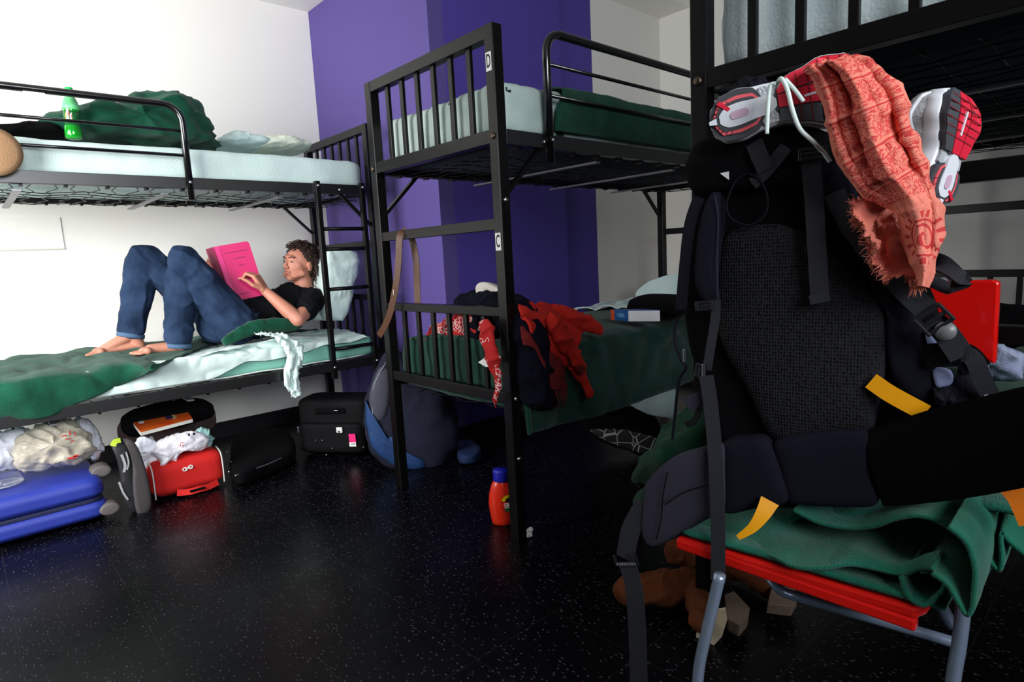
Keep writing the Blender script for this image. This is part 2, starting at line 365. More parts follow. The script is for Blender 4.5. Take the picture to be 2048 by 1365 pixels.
# ------------------------------------------------------------------ bunk beds
PW = .045
def bolt(b, p, n, r=.009):
    n = V(n); M = V((0,0,1)).rotation_difference(n).to_matrix().to_4x4(); M.translation = V(p)
    b.lathe([(r, 0), (r, .003), (r*.75, .0065), (r*.3, .0075)], 12, M)
def onebolt(p, n, parent, r=.009, m=None):
    b = MB(); bolt(b, p, n, r); return b.build('bolt', m or STEEL, parent)
def bunk(label, x0, x1, y0, y1, guard, ladder=None, lowz=.54, guard_top=1.88):
    """x0<x1,y0<y1 are post centres"""
    t = thing('bunk_bed', label, 'bunk bed', ((x0+x1)/2, (y0+y1)/2, 0))
    for x in (x0, x1):
        for y in (y0, y1):
            p_ = MB().box((x-PW/2, y-PW/2, 0), (x+PW/2, y+PW/2, 1.87)).build('post', BLK, t, .003)
            sx = 1 if x == x1 else -1; sy = -1 if y == y0 else 1
            for z in (.56, 1.28, .33): onebolt((x+sx*PW/2, y, z), (sx, 0, 0), p_)
            onebolt((x, y+sy*PW/2, 1.5), (0, sy, 0), p_, .012, mat('bronze_bolt', (90, 78, 66), .4, .9))
    for y, nm in ((y0, 'headboard'), (y1, 'footboard')):
        b = MB(); a, c = x0+PW/2, x1-PW/2
        b.box((a, y-.02, 1.825), (c, y+.02, 1.87)); b.box((a, y-.02, 1.478), (c, y+.02, 1.525))
        n = 6
        for k in range(n):
            x = a+(c-a)*(k+1)/(n+1)
            b.box((x-.011, y-.008, 1.525), (x+.011, y+.008, 1.825))
        b.build(nm, BLK, t, .002)
        b = MB(); b.box((a, y-.018, 1.178), (c, y+.018, 1.218)); b.build('cross_rail', BLK, t, .002)
        b = MB(); b.box((a, y-.018, .865), (c, y+.018, .9)); b.box((a, y-.018, .54), (c, y+.018, .582))
        for k in range(n):
            x = a+(c-a)*(k+1)/(n+1)
            b.box((x-.011, y-.008, .582), (x+.011, y+.008, .865))
        b.build('lower_'+nm, BLK, t, .002)
    for x in (x0, x1):
        s_ = 1 if x == x1 else -1
        for z in (1.525, lowz):
            b = MB(); b.box((x-.004+s_*.016, y0+PW/2, z-.052), (x+.004+s_*.016, y1-PW/2, z))
            b.box((min(x+s_*.012, x-s_*.02), y0+PW/2, z-.052), (max(x+s_*.012, x-s_*.02), y1-PW/2, z-.046))
            b.build('side_rail', mat('black_enamel_rail', (14, 13, 15), .36, spec=.9), t, .0015)
    for y, s_ in ((y0, 1), (y1, -1)):
        for x in (x0, x1):
            b = MB(); b.bar((x, y+s_*.02, 1.3), (x, y+s_*.22, 1.49), .022, .014); b_ = b.build('brace', BLK, t)
            onebolt((x+(.02 if x == x1 else -.02), y+s_*.21, 1.495), ((1 if x == x1 else -1), 0, 0), b_, .008)
    for z in (1.475, lowz-.05):
        b = MB(); ny = int((y1-y0-.1)/.075); nx = 7
        xs = [x0+.05+(x1-x0-.1)*i/nx for i in range(nx+1)]
        for j in range(ny+1):
            y = y0+.06+j*.075
            pts = [(x0+.01, y, z)]
            for i, x in enumerate(xs): pts.append((x, y+(.016 if (i+j) % 2 else -.016), z-.012-.01*math.sin(math.pi*i/nx)))
            pts.append((x1-.01, y, z)); b.tube(pts, .0021, 5, False)
        for i, x in enumerate(xs[1:-1]):
            b.tube([(x, y0+.03+.15*k, z-.018+(.008 if k % 2 else -.004)) for k in range(int((y1-y0-.04)/.15)+1)], .0019, 5, False)
        for j in range(int((y1-y0-.1)/.15)):
            y = y0+.1+j*.15
            for x, s_ in ((x0, 1), (x1, -1)): b.box((min(x, x+s_*.035), y-.006, z-.012), (max(x, x+s_*.035), y+.006, z+.012))
        b.build('spring_mesh', BLK, t)
        for k in (1, 2, 3):
            y = y0+(y1-y0)*k/4
            MB().box((x0+.01, y-.014, z-.03), (x1-.01, y+.014, z-.022)).build('cross_bar', mat('grey_bar', (130, 130, 135), .4, .6), t, .001)
    if guard:
        ya, yb, gx, zt = guard; R = .075
        zb = 1.42
        path = [(gx, ya, zb), (gx, ya, zt-R)]+[(gx, ya+R-R*math.cos(a), zt-R+R*math.sin(a)) for a in [math.pi/2*i/8 for i in range(1, 9)]]
        path += [(gx, yb-R+R*math.sin(a), zt-R+R*math.cos(a)) for a in [math.pi/2*i/8 for i in range(0, 9)]]+[(gx, yb, zb)]
        GL = mat('black_gloss_tube', (12, 11, 13), .2, spec=.9)
        g = MB().tube(path, .0155, 12).build('guard_rail', GL, t)
        for f in (.225, .445): MB().tube([(gx, ya, zt-.5*f), (gx, yb, zt-.5*f)], .0075, 8).build('rail_bar', GL, g)
        for yy in (ya, yb): onebolt((gx+.015, yy, 1.5), (1, 0, 0), g, .007)
    if ladder:
        ya, yb, lx, zs = ladder
        ld = None
        for y in (ya, yb):
            ls = MB().box((lx-.015, y-.013, lowz-.09), (lx+.015, y+.013, 1.535)).build('ladder_side', BLK, t, .002)
            for z in (1.51, .52): onebolt((lx+.015, y, z), (1, 0, 0), ls, .008)
        for z in zs: MB().tube([(lx, ya, z), (lx, yb, z)], .011, 10).build('rung', BLK, t)
    return t
B1 = dict(x0=-3.965, x1=-3.185, y0=-.30, y1=1.845); B2 = dict(x0=-2.47, x1=-1.645, y0=1.47, y1=3.70); B3 = dict(x0=-.865, x1=-.035, y0=1.49, y1=3.70)
zs = [px(690, v, 0, -3.155).z for v in (458, 498, 577, 696)]
bed1 = bunk('black metal bunk bed along the white wall, the reading man on its lower bunk', **B1, guard=(-.1, .872, -3.155, 1.845), ladder=(1.50, 1.765, -3.155, zs), lowz=.545)
bed2 = bunk('black metal bunk bed with the white D and C stickers on its corner post', **B2, guard=(1.70, 3.0, -1.615, 1.885), lowz=.56)
bed3 = bunk('black metal bunk bed at the right edge behind the big backpack', **B3, guard=None, lowz=.56)
# letter stickers on the post of the second bed
STK = mat('sticker_white', (235, 235, 232), .5); INK = mat('ink_black', (12, 12, 14), .5)
for ch, vv, hh in (('D', 121, .062), ('C', 483, .062)):
    c = px(982 if ch == 'D' else 1006, vv, 1, B2['y0']-PW/2-.0012); c.x = B2['x1']-.002
    s_ = MB().box((c.x-.014, c.y-.0006, c.z-hh/2), (c.x+.014, c.y+.0006, c.z+hh/2)).build('letter_sticker', STK, bed2)
    tag(s_, 'white sticker with the letter '+ch)
    text('letter', ch, .062, frame((c.x, c.y-.0008, c.z), (1,0,0), (0,0,1)), INK, s_, sx=.5, ext=.0004)
c = px(68, 186, 0, -3.14)
MB().box((-3.141, c.y-.035, c.z-.004), (-3.139, c.y+.035, c.z+.004)).build('maker_label', STK, bed1)

# ------------------------------------------------------------------ mattresses
def rbox(b, x0, x1, y0, y1, z0, z1, r=.03, n=5):
    """box with rounded vertical and top edges via superellipse rings"""
    cx, cy = (x0+x1)/2, (y0+y1)/2; hx, hy = (x1-x0)/2, (y1-y0)/2; rings = []
    prof = [(r*.6, z0), (0, z0+r*.6)]+[(0, z0+r*.6+(z1-z0-r*1.6)*k/5) for k in range(1, 6)]+[(r*(1-math.cos(a)), z1-r+r*math.sin(a)) for a in [math.pi/2*k/n for k in range(1, n+1)]]
    vs = []
    def ring(ins, z):
        out = []; rc = .05
        pts = []
        for sx, sy, a0 in ((1,1,0), (-1,1,90), (-1,-1,180), (1,-1,270)):
            for k in range(5):
                a = math.radians(a0+90*k/4); pts.append((sx*(hx-rc)+rc*math.cos(a), sy*(hy-rc)+rc*math.sin(a)))
        full = []
        for i in range(len(pts)):
            p, q = V(pts[i]+(0,)), V(pts[(i+1) % len(pts)]+(0,)); k = max(1, int((q-p).length/.03))
            for j in range(k): full.append(p.lerp(q, j/k))
        for p in full:
            d = V((p.x/hx, p.y/hy, 0)); s_ = 1-ins/ max(.1, p.length)
            out.append(V((cx+p.x*(1-ins/hx), cy+p.y*(1-ins/hy), z)))
        return out
    for ins, z in prof: rings.append(ring(ins, z))
    for f in (.25, .5, .75, .95): rings.append([V((cx+(p.x-cx)*(1-f), cy+(p.y-cy)*(1-f), z1)) for p in rings[len(prof)-1]])
    n_ = len(rings[0]); vs = [p for r_ in rings for p in r_]
    fs = [(i*n_+k, i*n_+(k+1) % n_, (i+1)*n_+(k+1) % n_, (i+1)*n_+k) for i in range(len(rings)-1) for k in range(n_)]
    fs += [tuple(range(n_))[::-1], tuple((len(rings)-1)*n_+k for k in range(n_))]
    b.add(vs, fs, True)
def mattress(label, B, z0, z1, m, sheet=None, amp=.004, group=None, shz=None, inset=.03, y0=None, y1=None):
    x0, x1 = B['x0']+inset, B['x1']-inset+.01; ya, yb = (y0 or B['y0'])+.04, (y1 or B['y1'])-.04
    t = thing('mattress', label, 'mattress', ((x0+x1)/2, (ya+yb)/2, z0), group)
    b = MB(); rbox(b, x0, x1, ya, yb, z0, z1); b.build('pad', m, t)
    if sheet:
        b = MB(); rbox(b, x0-.006, x1+.006, ya-.006, yb+.006, z0-.004 if shz is None else shz, z1+.006, .035)
        b.v = [tuple(V(p)+V((p[0]-(x0+x1)/2, (p[1]-(ya+yb)/2)*.1, .3)).normalized()*(amp*nz3((p[0]*1.0, p[1], p[2]*.6), 11, 2))+V((0,0,amp*.8*nz3(p, 25, 9) if p[2] < z0+.02 else 0))) for p in b.v]
        b.build('fitted_sheet', sheet, t)
    return t
DKT = mat('dark_slate_ticking', (22, 36, 50), .9)
mattress('mattress in a pale mint sheet on the upper bunk above the reading man', B1, 1.5, 1.66, MINT, SHEET, .006)
mattress('mint mattress with bare side on the lower bunk under the reading man', B1, .545, .655, MINT, None)
mattress('mattress in a worn grey sheet, half under green, on the upper bunk marked D', B2, 1.5, 1.70, DKT, SHEETG, .012, shz=1.515)
mattress('mattress under the green blanket and red sweater on the bunk marked C', B2, .57, .72, MINT, SHEET, y0=1.50)
mattress('mattress in a pale bluish sheet behind the bars at the top right', B3, 1.5, 1.74, DKT, mat('bluish_sheet', (236, 246, 248), .9, rgb2=(212, 230, 232), vscale=9, bump=.25, bscale=120), .014, shz=1.515)
mattress('mattress of the lower bunk behind the big backpack', B3, .57, .70, MINT, SHEET)
# white piping of lower mattress
x = B1['x1']-.018
pd = [o for o in COL.objects if o.type == 'EMPTY' and 'lower bunk under' in o.get('label', '')][0]
MB().tube([(B1['x1']-.016, B1['y0']+.08+.05*i, .553+.002*math.sin(i)) for i in range(40)], .004, 6).build('piping', mat('white_piping', (240, 245, 240), .7), pd)

# ------------------------------------------------------------------ upper bunk over the man
XF = B1['x0']; XN = B1['x1']; ZU = 1.667; ZL = .657
def mpx(u, v, z): return px(u, v, 2, z)
# crumpled green blanket
o = px(240, 290, 0, -3.5)
g_out = [px(u, v, 0, -3.5) for u, v in ((95, 243), (130, 228), (165, 218), (190, 212), (225, 216), (255, 222), (262, 212), (290, 201), (340, 200), (385, 212), (402, 235), (416, 262), (422, 285), (434, 290), (420, 297), (380, 294), (330, 290), (250, 286), (180, 280), (100, 272))]
tag(blob('blanket', g_out, (1, -.2, 0), .2, .2, GREEN, ex=.55, amp=.03, sc=9, seed=4, rings=16, res=110, rid=.03, rsc=7), 'dark green fleece blanket heaped on the upper bunk beside the green bottle', 'blanket')
d_out = [px(u, v, 0, -3.42) for u, v in ((-60, 262), (20, 256), (60, 250), (110, 256), (132, 268), (128, 277), (60, 275), (-60, 277))]
tag(blob('dark_jacket', d_out, (1, 0, .1), .1, .1, BLKF, ex=.6, amp=.015, sc=16), 'black garment lying on the upper bunk left of the green bottle', 'jacket')
for ol, lb, sd in (([(430, 288), (455, 272), (490, 280), (530, 290), (520, 302), (440, 298)], 'rumpled pale sheet on the upper bunk just right of the green blanket', 1), ([(505, 296), (520, 282), (560, 281), (595, 290), (610, 303), (560, 305), (510, 303)], 'flattened greenish white pillow at the far end of the upper bunk, by the purple wall', 5)):
    oo = [px(u, v, 0, -3.6) for u, v in ol]
    ob = blob('bed_sheet' if sd == 1 else 'pillow', oo, (1, 0, .1), .16, .16, SHEET if sd == 1 else mat('greenish_pillowcase', (218, 226, 208), .9, bump=.2), ex=.6, amp=.014, sc=20, seed=sd, rid=.008, rsc=14)
    tag(ob, lb, 'sheet' if sd == 1 else 'pillow')
# green soda bottle
bp_ = px(145, 279, 2, ZU+.004); bx_ = -3.27; bp_ = px(148, 279, 0, bx_)
bz = bp_.z
T = thing('soda_bottle', 'green plastic soda bottle with a green cap standing on the upper bunk', 'bottle', (bx_, bp_.y, bz))
top = px(131, 175, 0, bx_).z; s_ = (top-bz)/.235
tiltM = Matrix.Translation((bx_, bp_.y, bz)) @ Matrix.Rotation(math.radians(-2), 4, 'X')
def ltm(prof): return [(r*s_, z*s_) for r, z in prof]
SODA = mat('green_soda', (14, 150, 34), .15, spec=.6, coat=.5)
MB().lathe(ltm([(.024, 0), (.032, .004), (.0345, .02), (.0345, .05), (.031, .06), (.031, .125), (.0345, .137), (.034, .15), (.028, .176), (.018, .196), (.0135, .205), (.0135, .215)]), 28, tiltM).build('bottle_body', SODA, T)
MB().lathe(ltm([(.0351, .134), (.0346, .15), (.0285, .176), (.0185, .197), (.0141, .204)]), 28, tiltM).build('shoulder', mat('frosted_green', (120, 225, 150), .3), T)
MB().lathe(ltm([(.0155, .207), (.0162, .209), (.0162, .232), (.015, .236)]), 24, tiltM).build('cap', mat('green_cap', (10, 190, 90), .4), T)
MB().lathe(ltm([(.0318, .061), (.0318, .126)]), 28, tiltM).build('label', mat('dark_green_label', (10, 96, 40), .4), T)
for k, (a, c_, sx_, sz_) in enumerate(((-38, (235, 240, 235), .012, .05), (-30, (200, 30, 40), .008, .018), (-50, (180, 200, 60), .006, .03), (-12, (225, 235, 225), .007, .028), (-8, (190, 40, 60), .004, .014))):
    R_ = .0322*s_; m_ = mat('label_mark_%d' % k, c_, .5)
    vs = []; nn = 6
    for j in range(nn+1):
        an = math.radians(a)+(j/nn-.5)*sx_/.032
        zz = (.094+(.012 if k == 1 else 0))*s_
        vs += [tiltM @ V((R_*math.cos(an), R_*math.sin(an), zz-sz_*s_/2+.004*j/nn)), tiltM @ V((R_*math.cos(an), R_*math.sin(an), zz+sz_*s_/2+.01*j/nn))]
    MB().add(vs, [(2*j, 2*j+2, 2*j+3, 2*j+1) for j in range(nn)]).build('label_mark', m_, T)
# tan round cushion hung on the rail at the left frame edge
c = px(-14, 303, 0, -3.12)
M = frame(c, (0,1,0), (0,0,1))
tag(MB().lathe([(0.01, -.02), (.07, -.018), (.092, -.006), (.092, .006), (.07, .018), (.01, .02)], 40, M).build('round_hat', mat('tan_felt', (150, 116, 84), .9, bump=.2)), 'round tan disc hanging on the guard rail at the left edge', 'hat')

# ------------------------------------------------------------------ lower bunk bedding
rows = []
edge = [(-120, 860, 1), (20, 842, 1), (96, 834, 1), (155, 808, 1), (212, 784, 1), (262, 761, 1), (312, 738, 0), (372, 712, 0), (430, 690, 0), (480, 668, 0), (530, 650, 0), (556, 655, 0)]
for i, (u, v, hang) in enumerate(edge):
    if hang:
        y = px(u, v, 0, XN+.01).y; e = px(u, v, 0, XN+.02)
        y = e.y; row = [(XF+.01, y+.03, .71), (-3.8, y, .705), (-3.55, y, .70), (-3.35, y, .698), (XN-.02, y, .690), (XN+.024, y, max(.655, e.z+.004)), (XN+.028, y, max(e.z, .50))]
    else:
        e = mpx(u, v, ZL+.008); e.x = max(e.x, -3.8); y = min(e.y, 1.5)
        f = [0, .25, .5, .75, .9, 1, 1]; hi = .02
        bulge = .13*math.exp(-((y-1.2)/.15)**2)
        row = [(XF+.01+(e.x-XF-.01)*k, y+.02*(1-k), ZL+.022+(bulge*math.sin(math.pi*k**2.4)*.9)+.03*(1-k)) for k in f[:-1]]+[(e.x+.006, e.y, ZL+.016)]
    rows.append(row)
tag(cloth('blanket', rows, GREEN, 110, 50, .006, amp=.008, sc=8, seed=3, rid=.02, rsc=6), 'dark green fleece blanket spread over the lower bunk under the barefoot man', 'blanket')
lbk = [o for o in COL.objects if 'under the barefoot man' in o.get('label', '')][0]
blob('gathered_fold', [px(u, v, 0, -3.30) for u, v in ((448, 676), (470, 660), (500, 644), (540, 637), (575, 640), (604, 652), (585, 662), (535, 664), (490, 676), (455, 690))], (1, 0, .3), .03, .06, GREEN, lbk, ex=.6, amp=.008, rid=.01, rsc=14)
# crumpled sheet with its knotted tail
WS = mat('white_mint_sheet', (212, 232, 228), .85, bump=.15)
rows = []
for u, v0, v1, hz in ((128, 822, 829, 0), (190, 800, 816, 0), (250, 765, 800, 0), (320, 737, 785, 0), (380, 712, 772, .0), (420, 694, 762, 0), (455, 678, 742, .008), (490, 664, 724, .012), (530, 650, 722, .012), (570, 650, 714, .02), (610, 652, 704, .012), (650, 650, 690, 0), (700, 640, 684, 0), (732, 642, 672, 0)):
    a = mpx(u, v0-3, ZL-.003); a.x = min(max(a.x, -3.90), XN-.09); a.y = min(a.y, 1.76) 
    e = px(u+4, v1, 0, XN+.012)
    m_ = mpx(u+2, v0*.55+v1*.45, ZL+(.006 if u < 300 else .016)+hz*2); m_.x = min(max(m_.x, -3.8), XN-.06); m_.y = min(m_.y, 1.78)
    xk = XN-.012
    rows.append([a, m_, (xk-.04, e.y-.01, ZL+.016+hz), (xk+.01, e.y, ZL+.008), (XN+.010, e.y, max(e.z, .56))])
tag(cloth('bed_sheet', rows, WS, 150, 46, .003, amp=.004, sc=14, seed=8, rid=.008, rsc=11, stretch=(1.6, .8, 1)), 'crumpled pale mint bed sheet along the front edge of the lower bunk', 'sheet')
tail = [px(u, v, 0, XN+.03+k) for u, v, k in ((520, 668, -.05), (556, 672, 0), (582, 690, .02), (590, 712, .02), (582, 745, .015), (584, 775, .012), (594, 793, .01))]
wid = [.03, .04, .05, .04, .035, .03, .02]
rows = []
for p_, wd in zip(tail, wid): rows.append([p_+V((.0, -wd, .01)), p_+V((.018, -wd*.5, 0)), p_+V((-.004, 0, 0)), p_+V((.02, wd*.5, 0)), p_+V((0, wd, -.01))])
tag(cloth('twisted_cloth', rows, WS, 60, 36, .003, amp=.010, sc=34, seed=2, rid=.014, rsc=34, stretch=(1, 2, .25)), 'twisted pale cloth tail hanging over the front rail of the lower bunk', 'cloth')
# pillow behind the head
po = [px(u, v, 0, -3.40) for u, v in ((652, 506), (670, 503), (700, 502), (714, 512), (713, 545), (704, 575), (698, 610), (688, 634), (668, 640), (648, 634), (642, 600), (644, 550))]
tag(blob('pillow', po, (1, -.1, .1), .05, .34, SHEET, ex=.5, amp=.014, sc=10, seed=6, rid=.012, rsc=9, rings=16), "pale mint pillow standing upright behind the reading man's head", 'pillow')

# ------------------------------------------------------------------ the reading man
man = thing('person', 'man in a black t-shirt and blue jeans lying barefoot, reading a pink booklet', 'person', (-3.55, 1.1, .67))
def P0(u, v, x): return px(u, v, 0, x)
hipR, hipL = V((-3.44, 1.09, .80)), V((-3.66, 1.10, .80))
kneeR, kneeL = P0(366, 520, -3.50), P0(288, 516, -3.76)
ankR, ankL = P0(356, 688, -3.52), P0(262, 668, -3.76)
shR, shL = V((-3.415, 1.545, .895)), V((-3.73, 1.50, .92))
elR, wrR = P0(596, 640, -3.27), P0(530, 582, -3.41)
elL, wrL = V((-3.88, 1.28, .80)), P0(432, 545, -3.74)
neck = V((-3.56, 1.545, .97)); 
hd = P0(598, 531, -3.55)
body = MB()
def limb(b, a, ra, c, rc, f=None): capsule(b, a, ra, c, rc, 16, f)
limb(body, (-3.55, 1.12, .80), .12, (-3.555, 1.30, .83), .105, ((0, .1, 1), .8)); limb(body, (-3.555, 1.30, .83), .11, (-3.565, 1.47, .875), .115, ((0, -.2, 1), .8))
limb(body, shR, .05, shL, .05); limb(body, (-3.57, 1.49, .92), .062, neck, .052); limb(body, neck, .052, hd+V((.0, .02, -.03)), .05)
for h, k, a, sd in ((hipR, kneeR, ankR, 0), (hipL, kneeL, ankL, 1)):
    limb(body, h, .085, k, .055); limb(body, k, .055, k.lerp(a, .35), .056); limb(body, k.lerp(a, .35), .056, a, .036)
    fw = V((0.02, -1, -.10)) if sd else V((.05, -1, -.08)); fw.normalize(); st = a.copy()
    heel = V((a.x, a.y+.03, .712)); ball = heel+fw*.19; ball.z = .703
    limb(body, heel, .030, a+V((0, .01, -.01)), .038); limb(body, heel, .028, ball, .026, ((0, 0, 1), .8)); limb(body, a+V((0, -.02, -.015)), .034, ball+V((0, .03, .008)), .026, ((0, 0, 1), .9))
    limb(body, ball+V((-.03, .01, 0)), .019, ball+V((.03, .01, 0)), .019)
    for i in range(5):
        o = ball+V(((i-2)*.0165, 0, -.003)); ln = (.052, .045, .040, .034, .028)[i if sd == 0 else 4-i]
        limb(body, o, .011, o+fw*ln+V((0, 0, -.003)), (.0085 if i not in ((0,) if sd == 0 else (4,)) else .011))
for s0, e, w_ in ((shR, elR, wrR), (shL, elL, wrL)):
    limb(body, s0, .052, e, .038); limb(body, e, .038, e.lerp(w_, .3), .040); limb(body, e.lerp(w_, .3), .040, w_, .025, )
def hand(b, W, fdir, nrm, curl, mirror=1, s=1.0):
    """palm + four unequal bent fingers + thumb; nrm = palm side normal (fingers curl to it)"""
    f = V(fdir).normalized(); n = V(nrm); n = (n-f*n.dot(f)).normalized(); sd = f.cross(n)*mirror
    for k in range(4):
        o = (k-1.5)*.0185*s
        capsule(b, W+f*.012*s+sd*o*.7, .016*s, W+f*.082*s+sd*o, .0125*s, 10)
        L3 = [(.042, .027, .022), (.046, .030, .024), (.042, .028, .022), (.033, .021, .019)][k]; d = f.copy(); p_ = W+f*.085*s+sd*o
        for j, l in enumerate(L3):
            a = curl[j]; d = (d*math.cos(a)+n*math.sin(a)) if j == 0 else (d*math.cos(a)+((n-d*n.dot(d)).normalized() if (n-d*n.dot(d)).length > .1 else -f)*math.sin(a)); d.normalize()
            q = p_+d*l*s; capsule(b, p_, (.0092-.0008*j)*s, q, (.0086-.0008*j)*s, 10); p_ = q
    t0 = W+f*.02*s-sd*.02*s; td = (f*.6-sd*.7+n*.35).normalized(); t1 = t0+td*.045*s; td2 = (f*.9-sd*.25+n*.3).normalized(); t2 = t1+td2*.032*s; t3 = t2+(td2+n*.3).normalized()*.026*s
    capsule(b, t0, .016*s, t1, .0115*s, 10); capsule(b, t1, .011*s, t2, .0095*s, 10); capsule(b, t2, .0095*s, t3, .008*s, 10)
hb = V((0, -.35, .94))
hand(body, wrR, P0(506, 543, -3.44)-wrR, P0(480, 560, -3.50)-P0(510, 550, -3.44), (.7, 1.35, .8), mirror=-1, s=1.08)
hand(body, wrL, P0(414, 532, -3.70)-wrL, V((.8, .5, -.3)), (.7, .8, .4), mirror=1)
# head
hf = V((.34, -.92, .12)).normalized(); hu = V((.0, .18, 1)); hu = (hu-hf*hu.dot(hf)).normalized(); hs = hf.cross(hu)
HM = Matrix((hs, hf, hu)).transposed()
def H(x, y, z): return hd+hs*x+hf*y+hu*z
for c_, r_ in (((0, -.012, .03), (.074, .094, .082)), ((0, .035, -.005), (.062, .055, .075)), ((0, .042, -.055), (.046, .045, .042)), ((0, .066, -.082), (.02, .018, .018)), ((.045, .04, -.005), (.02, .028, .022)), ((-.045, .04, -.005), (.02, .028, .022)), ((0, .078, .042), (.045, .014, .012))):
    ellip(body, H(*c_), r_, HM)
limb(body, H(0, .086, .022), .008, H(0, .107, -.014), .0105); limb(body, H(.012, .098, -.02), .008, H(-.012, .098, -.02), .008)
limb(body, H(.018, .088, -.046), .0065, H(-.018, .088, -.046), .0065); limb(body, H(.015, .087, -.056), .007, H(-.015, .087, -.056), .007)
for s_ in (1, -1):
    ellip(body, H(s_*.077, -.012, -.005), (.008, .019, .03), HM); limb(body, H(s_*.06, .03, -.05), .02, H(s_*.035, .06, -.065), .018)
limb(body, H(0, -.03, -.05), .055, neck, .056)
bo = fuse('body', body, SKIN, man, .0042, 3)
for s_ in (1, -1):
    e = MB(); ellip(e, H(s_*.03, .077, .014), (.0105, .009, .006), HM); eo = e.build('eye', mat('eye_white', (170, 150, 140), .3), man)
    e = MB(); ellip(e, H(s_*.03, .086, .014), (.0055, .003, .005), HM); e.build('iris', mat('iris_dark', (40, 28, 20), .3), eo)
    e = MB(); e.tube([H(s_*.012, .092, .036), H(s_*.032, .09, .043), H(s_*.05, .076, .036)], [.002, .003, .0015], 8); e.build('eyebrow', mat('hair_brown', (52, 32, 22), .8), man)
e = MB(); e.tube([H(-.022, .088, -.05), H(-.008, .096, -.045), H(.008, .096, -.045), H(.022, .088, -.05)], [.002, .0045, .0045, .002], 8); e.tube([H(-.018, .088, -.056), H(0, .096, -.058), H(.018, .088, -.056)], [.002, .0055, .002], 8); e.build('lips', mat('lip_skin', (178, 96, 84), .5), man)
hr = MB(); rnd = random.Random(5)
ellip(hr, H(0, -.03, .045), (.082, .092, .08), HM); ellip(hr, H(0, -.06, -.01), (.078, .06, .085), HM)
for i in range(760):
    th = rnd.uniform(0, 2*math.pi); ph = math.acos(rnd.uniform(-.75, 1)); d = V((math.sin(ph)*math.cos(th), math.sin(ph)*math.sin(th), math.cos(ph)))
    if d.y > .25 and d.z < .62: continue
    if d.y > -.05 and d.z < -.05: continue
    o = H(d.x*.086, d.y*.100-.020, d.z*.090+.037); out = (hs*d.x+hf*d.y+hu*d.z).normalized()
    if d.z < -.2: out = (out-hu*.9).normalized()
    a = out.cross(V((rnd.uniform(-1, 1), rnd.uniform(-1, 1), rnd.uniform(-1, 1)))).normalized(); b2 = out.cross(a); rr = rnd.uniform(.008, .014); ln = rnd.uniform(.025, .05) if d.z > -.2 else rnd.uniform(.05, .12)
    ph0 = rnd.uniform(0, 6); npt = 12; tw = rnd.uniform(7, 11)
    hr.tube([o+out*(ln*k/npt-.006)+(a*math.cos(ph0+tw*k/npt)+b2*math.sin(ph0+tw*k/npt))*rr-V((0, 0, .012))*(k/npt)**2 for k in range(npt+1)], [.0042*(1-.6*k/npt) for k in range(npt+1)], 5)
HAIRM = mat('curly_hair', (26, 15, 11), .6, rgb2=(58, 34, 24), vscale=60)
hr.build('hair', HAIRM, man)
# t-shirt and jeans
ts = MB()
limb(ts, (-3.55, 1.16, .80), .128, (-3.555, 1.30, .835), .122, ((0, .1, 1), .85)); limb(ts, (-3.555, 1.30, .835), .124, (-3.565, 1.47, .88), .128, ((0, -.2, 1), .82))
limb(ts, shR, .064, shL, .062); limb(ts, (-3.57, 1.47, .92), .07, neck+V((0, -.01, -.035)), .056)
limb(ts, shR, .062, shR.lerp(elR, .52), .062); limb(ts, shL, .06, shL.lerp(elL, .6), .058)
fuse('t_shirt', ts, mat('black_cotton', (15, 16, 20), .9, spec=.12, bump=.15), man, .006, 4, amp=.006, sc=14, rid=.008, rsc=12)
jn = MB()
limb(jn, (-3.55, 1.06, .79), .125, (-3.55, 1.19, .80), .13, ((0, 0, 1), .85))
for h, k, a in ((hipR, kneeR, ankR), (hipL, kneeL, ankL)):
    limb(jn, h, .112, h.lerp(k, .5), .095); limb(jn, h.lerp(k, .5), .095, k, .072); limb(jn, k, .072, k.lerp(a, .5), .075); limb(jn, k.lerp(a, .5), .075, a.lerp(k, .08), .066)
jo = fuse('jeans', jn, DENIM, man, .006, 4, amp=.008, sc=9, rid=.010, rsc=8)
for k, a in ((kneeR, ankR), (kneeL, ankL)):
    d = (a-k).normalized(); c_ = a.lerp(k, -.02)
    M = V((0, 0, 1)).rotation_difference(d).to_matrix().to_4x4(); M.translation = c_-d*.012
    MB().lathe([(.060, 0), (.0655, .002), (.066, .022), (.060, .024)], 28, M).build('cuff', mat('faded_denim', (70, 98, 130), .9), jo)
# pink booklet
PK = mat('magenta_card', (206, 20, 104), .5); PKL = mat('pink_card_spine', (224, 44, 128), .5)
bk = thing('booklet', 'magenta booklet held open in both hands of the reading man', 'book', P0(463, 604, -3.50))
tl, bl, tr, brr = P0(428, 494, -3.50), P0(465, 604, -3.50), P0(497, 482, -3.46), P0(519, 590, -3.46)
brr = bl+(tr-tl)*1.0
u_, v_ = (tr-tl), (bl-tl); n_ = u_.cross(v_).normalized()
if n_.x > 0: n_ = -n_
rc = .08
fc = [tl, tl+u_*(1-rc)]+[tl+u_*(1-rc+rc*math.sin(a))+v_*(.055*(1-math.cos(a))) for a in (.4, .8, 1.2)]+[tr+v_*.055, tr.lerp(brr, .94), brr-u_*rc*.6, bl]
MB().prism(fc, n_*.0015).build('front_cover', PK, bk)
MB().prism([tl+u_*.03+v_*.01+n_*.002, tl+u_*.97+v_*.02+n_*.002, tl+u_*.97+v_*.98+n_*.002, bl+u_*.03-v_*.01+n_*.002], n_*.007).build('pages', mat('page_white', (232, 232, 226), .8), bk)
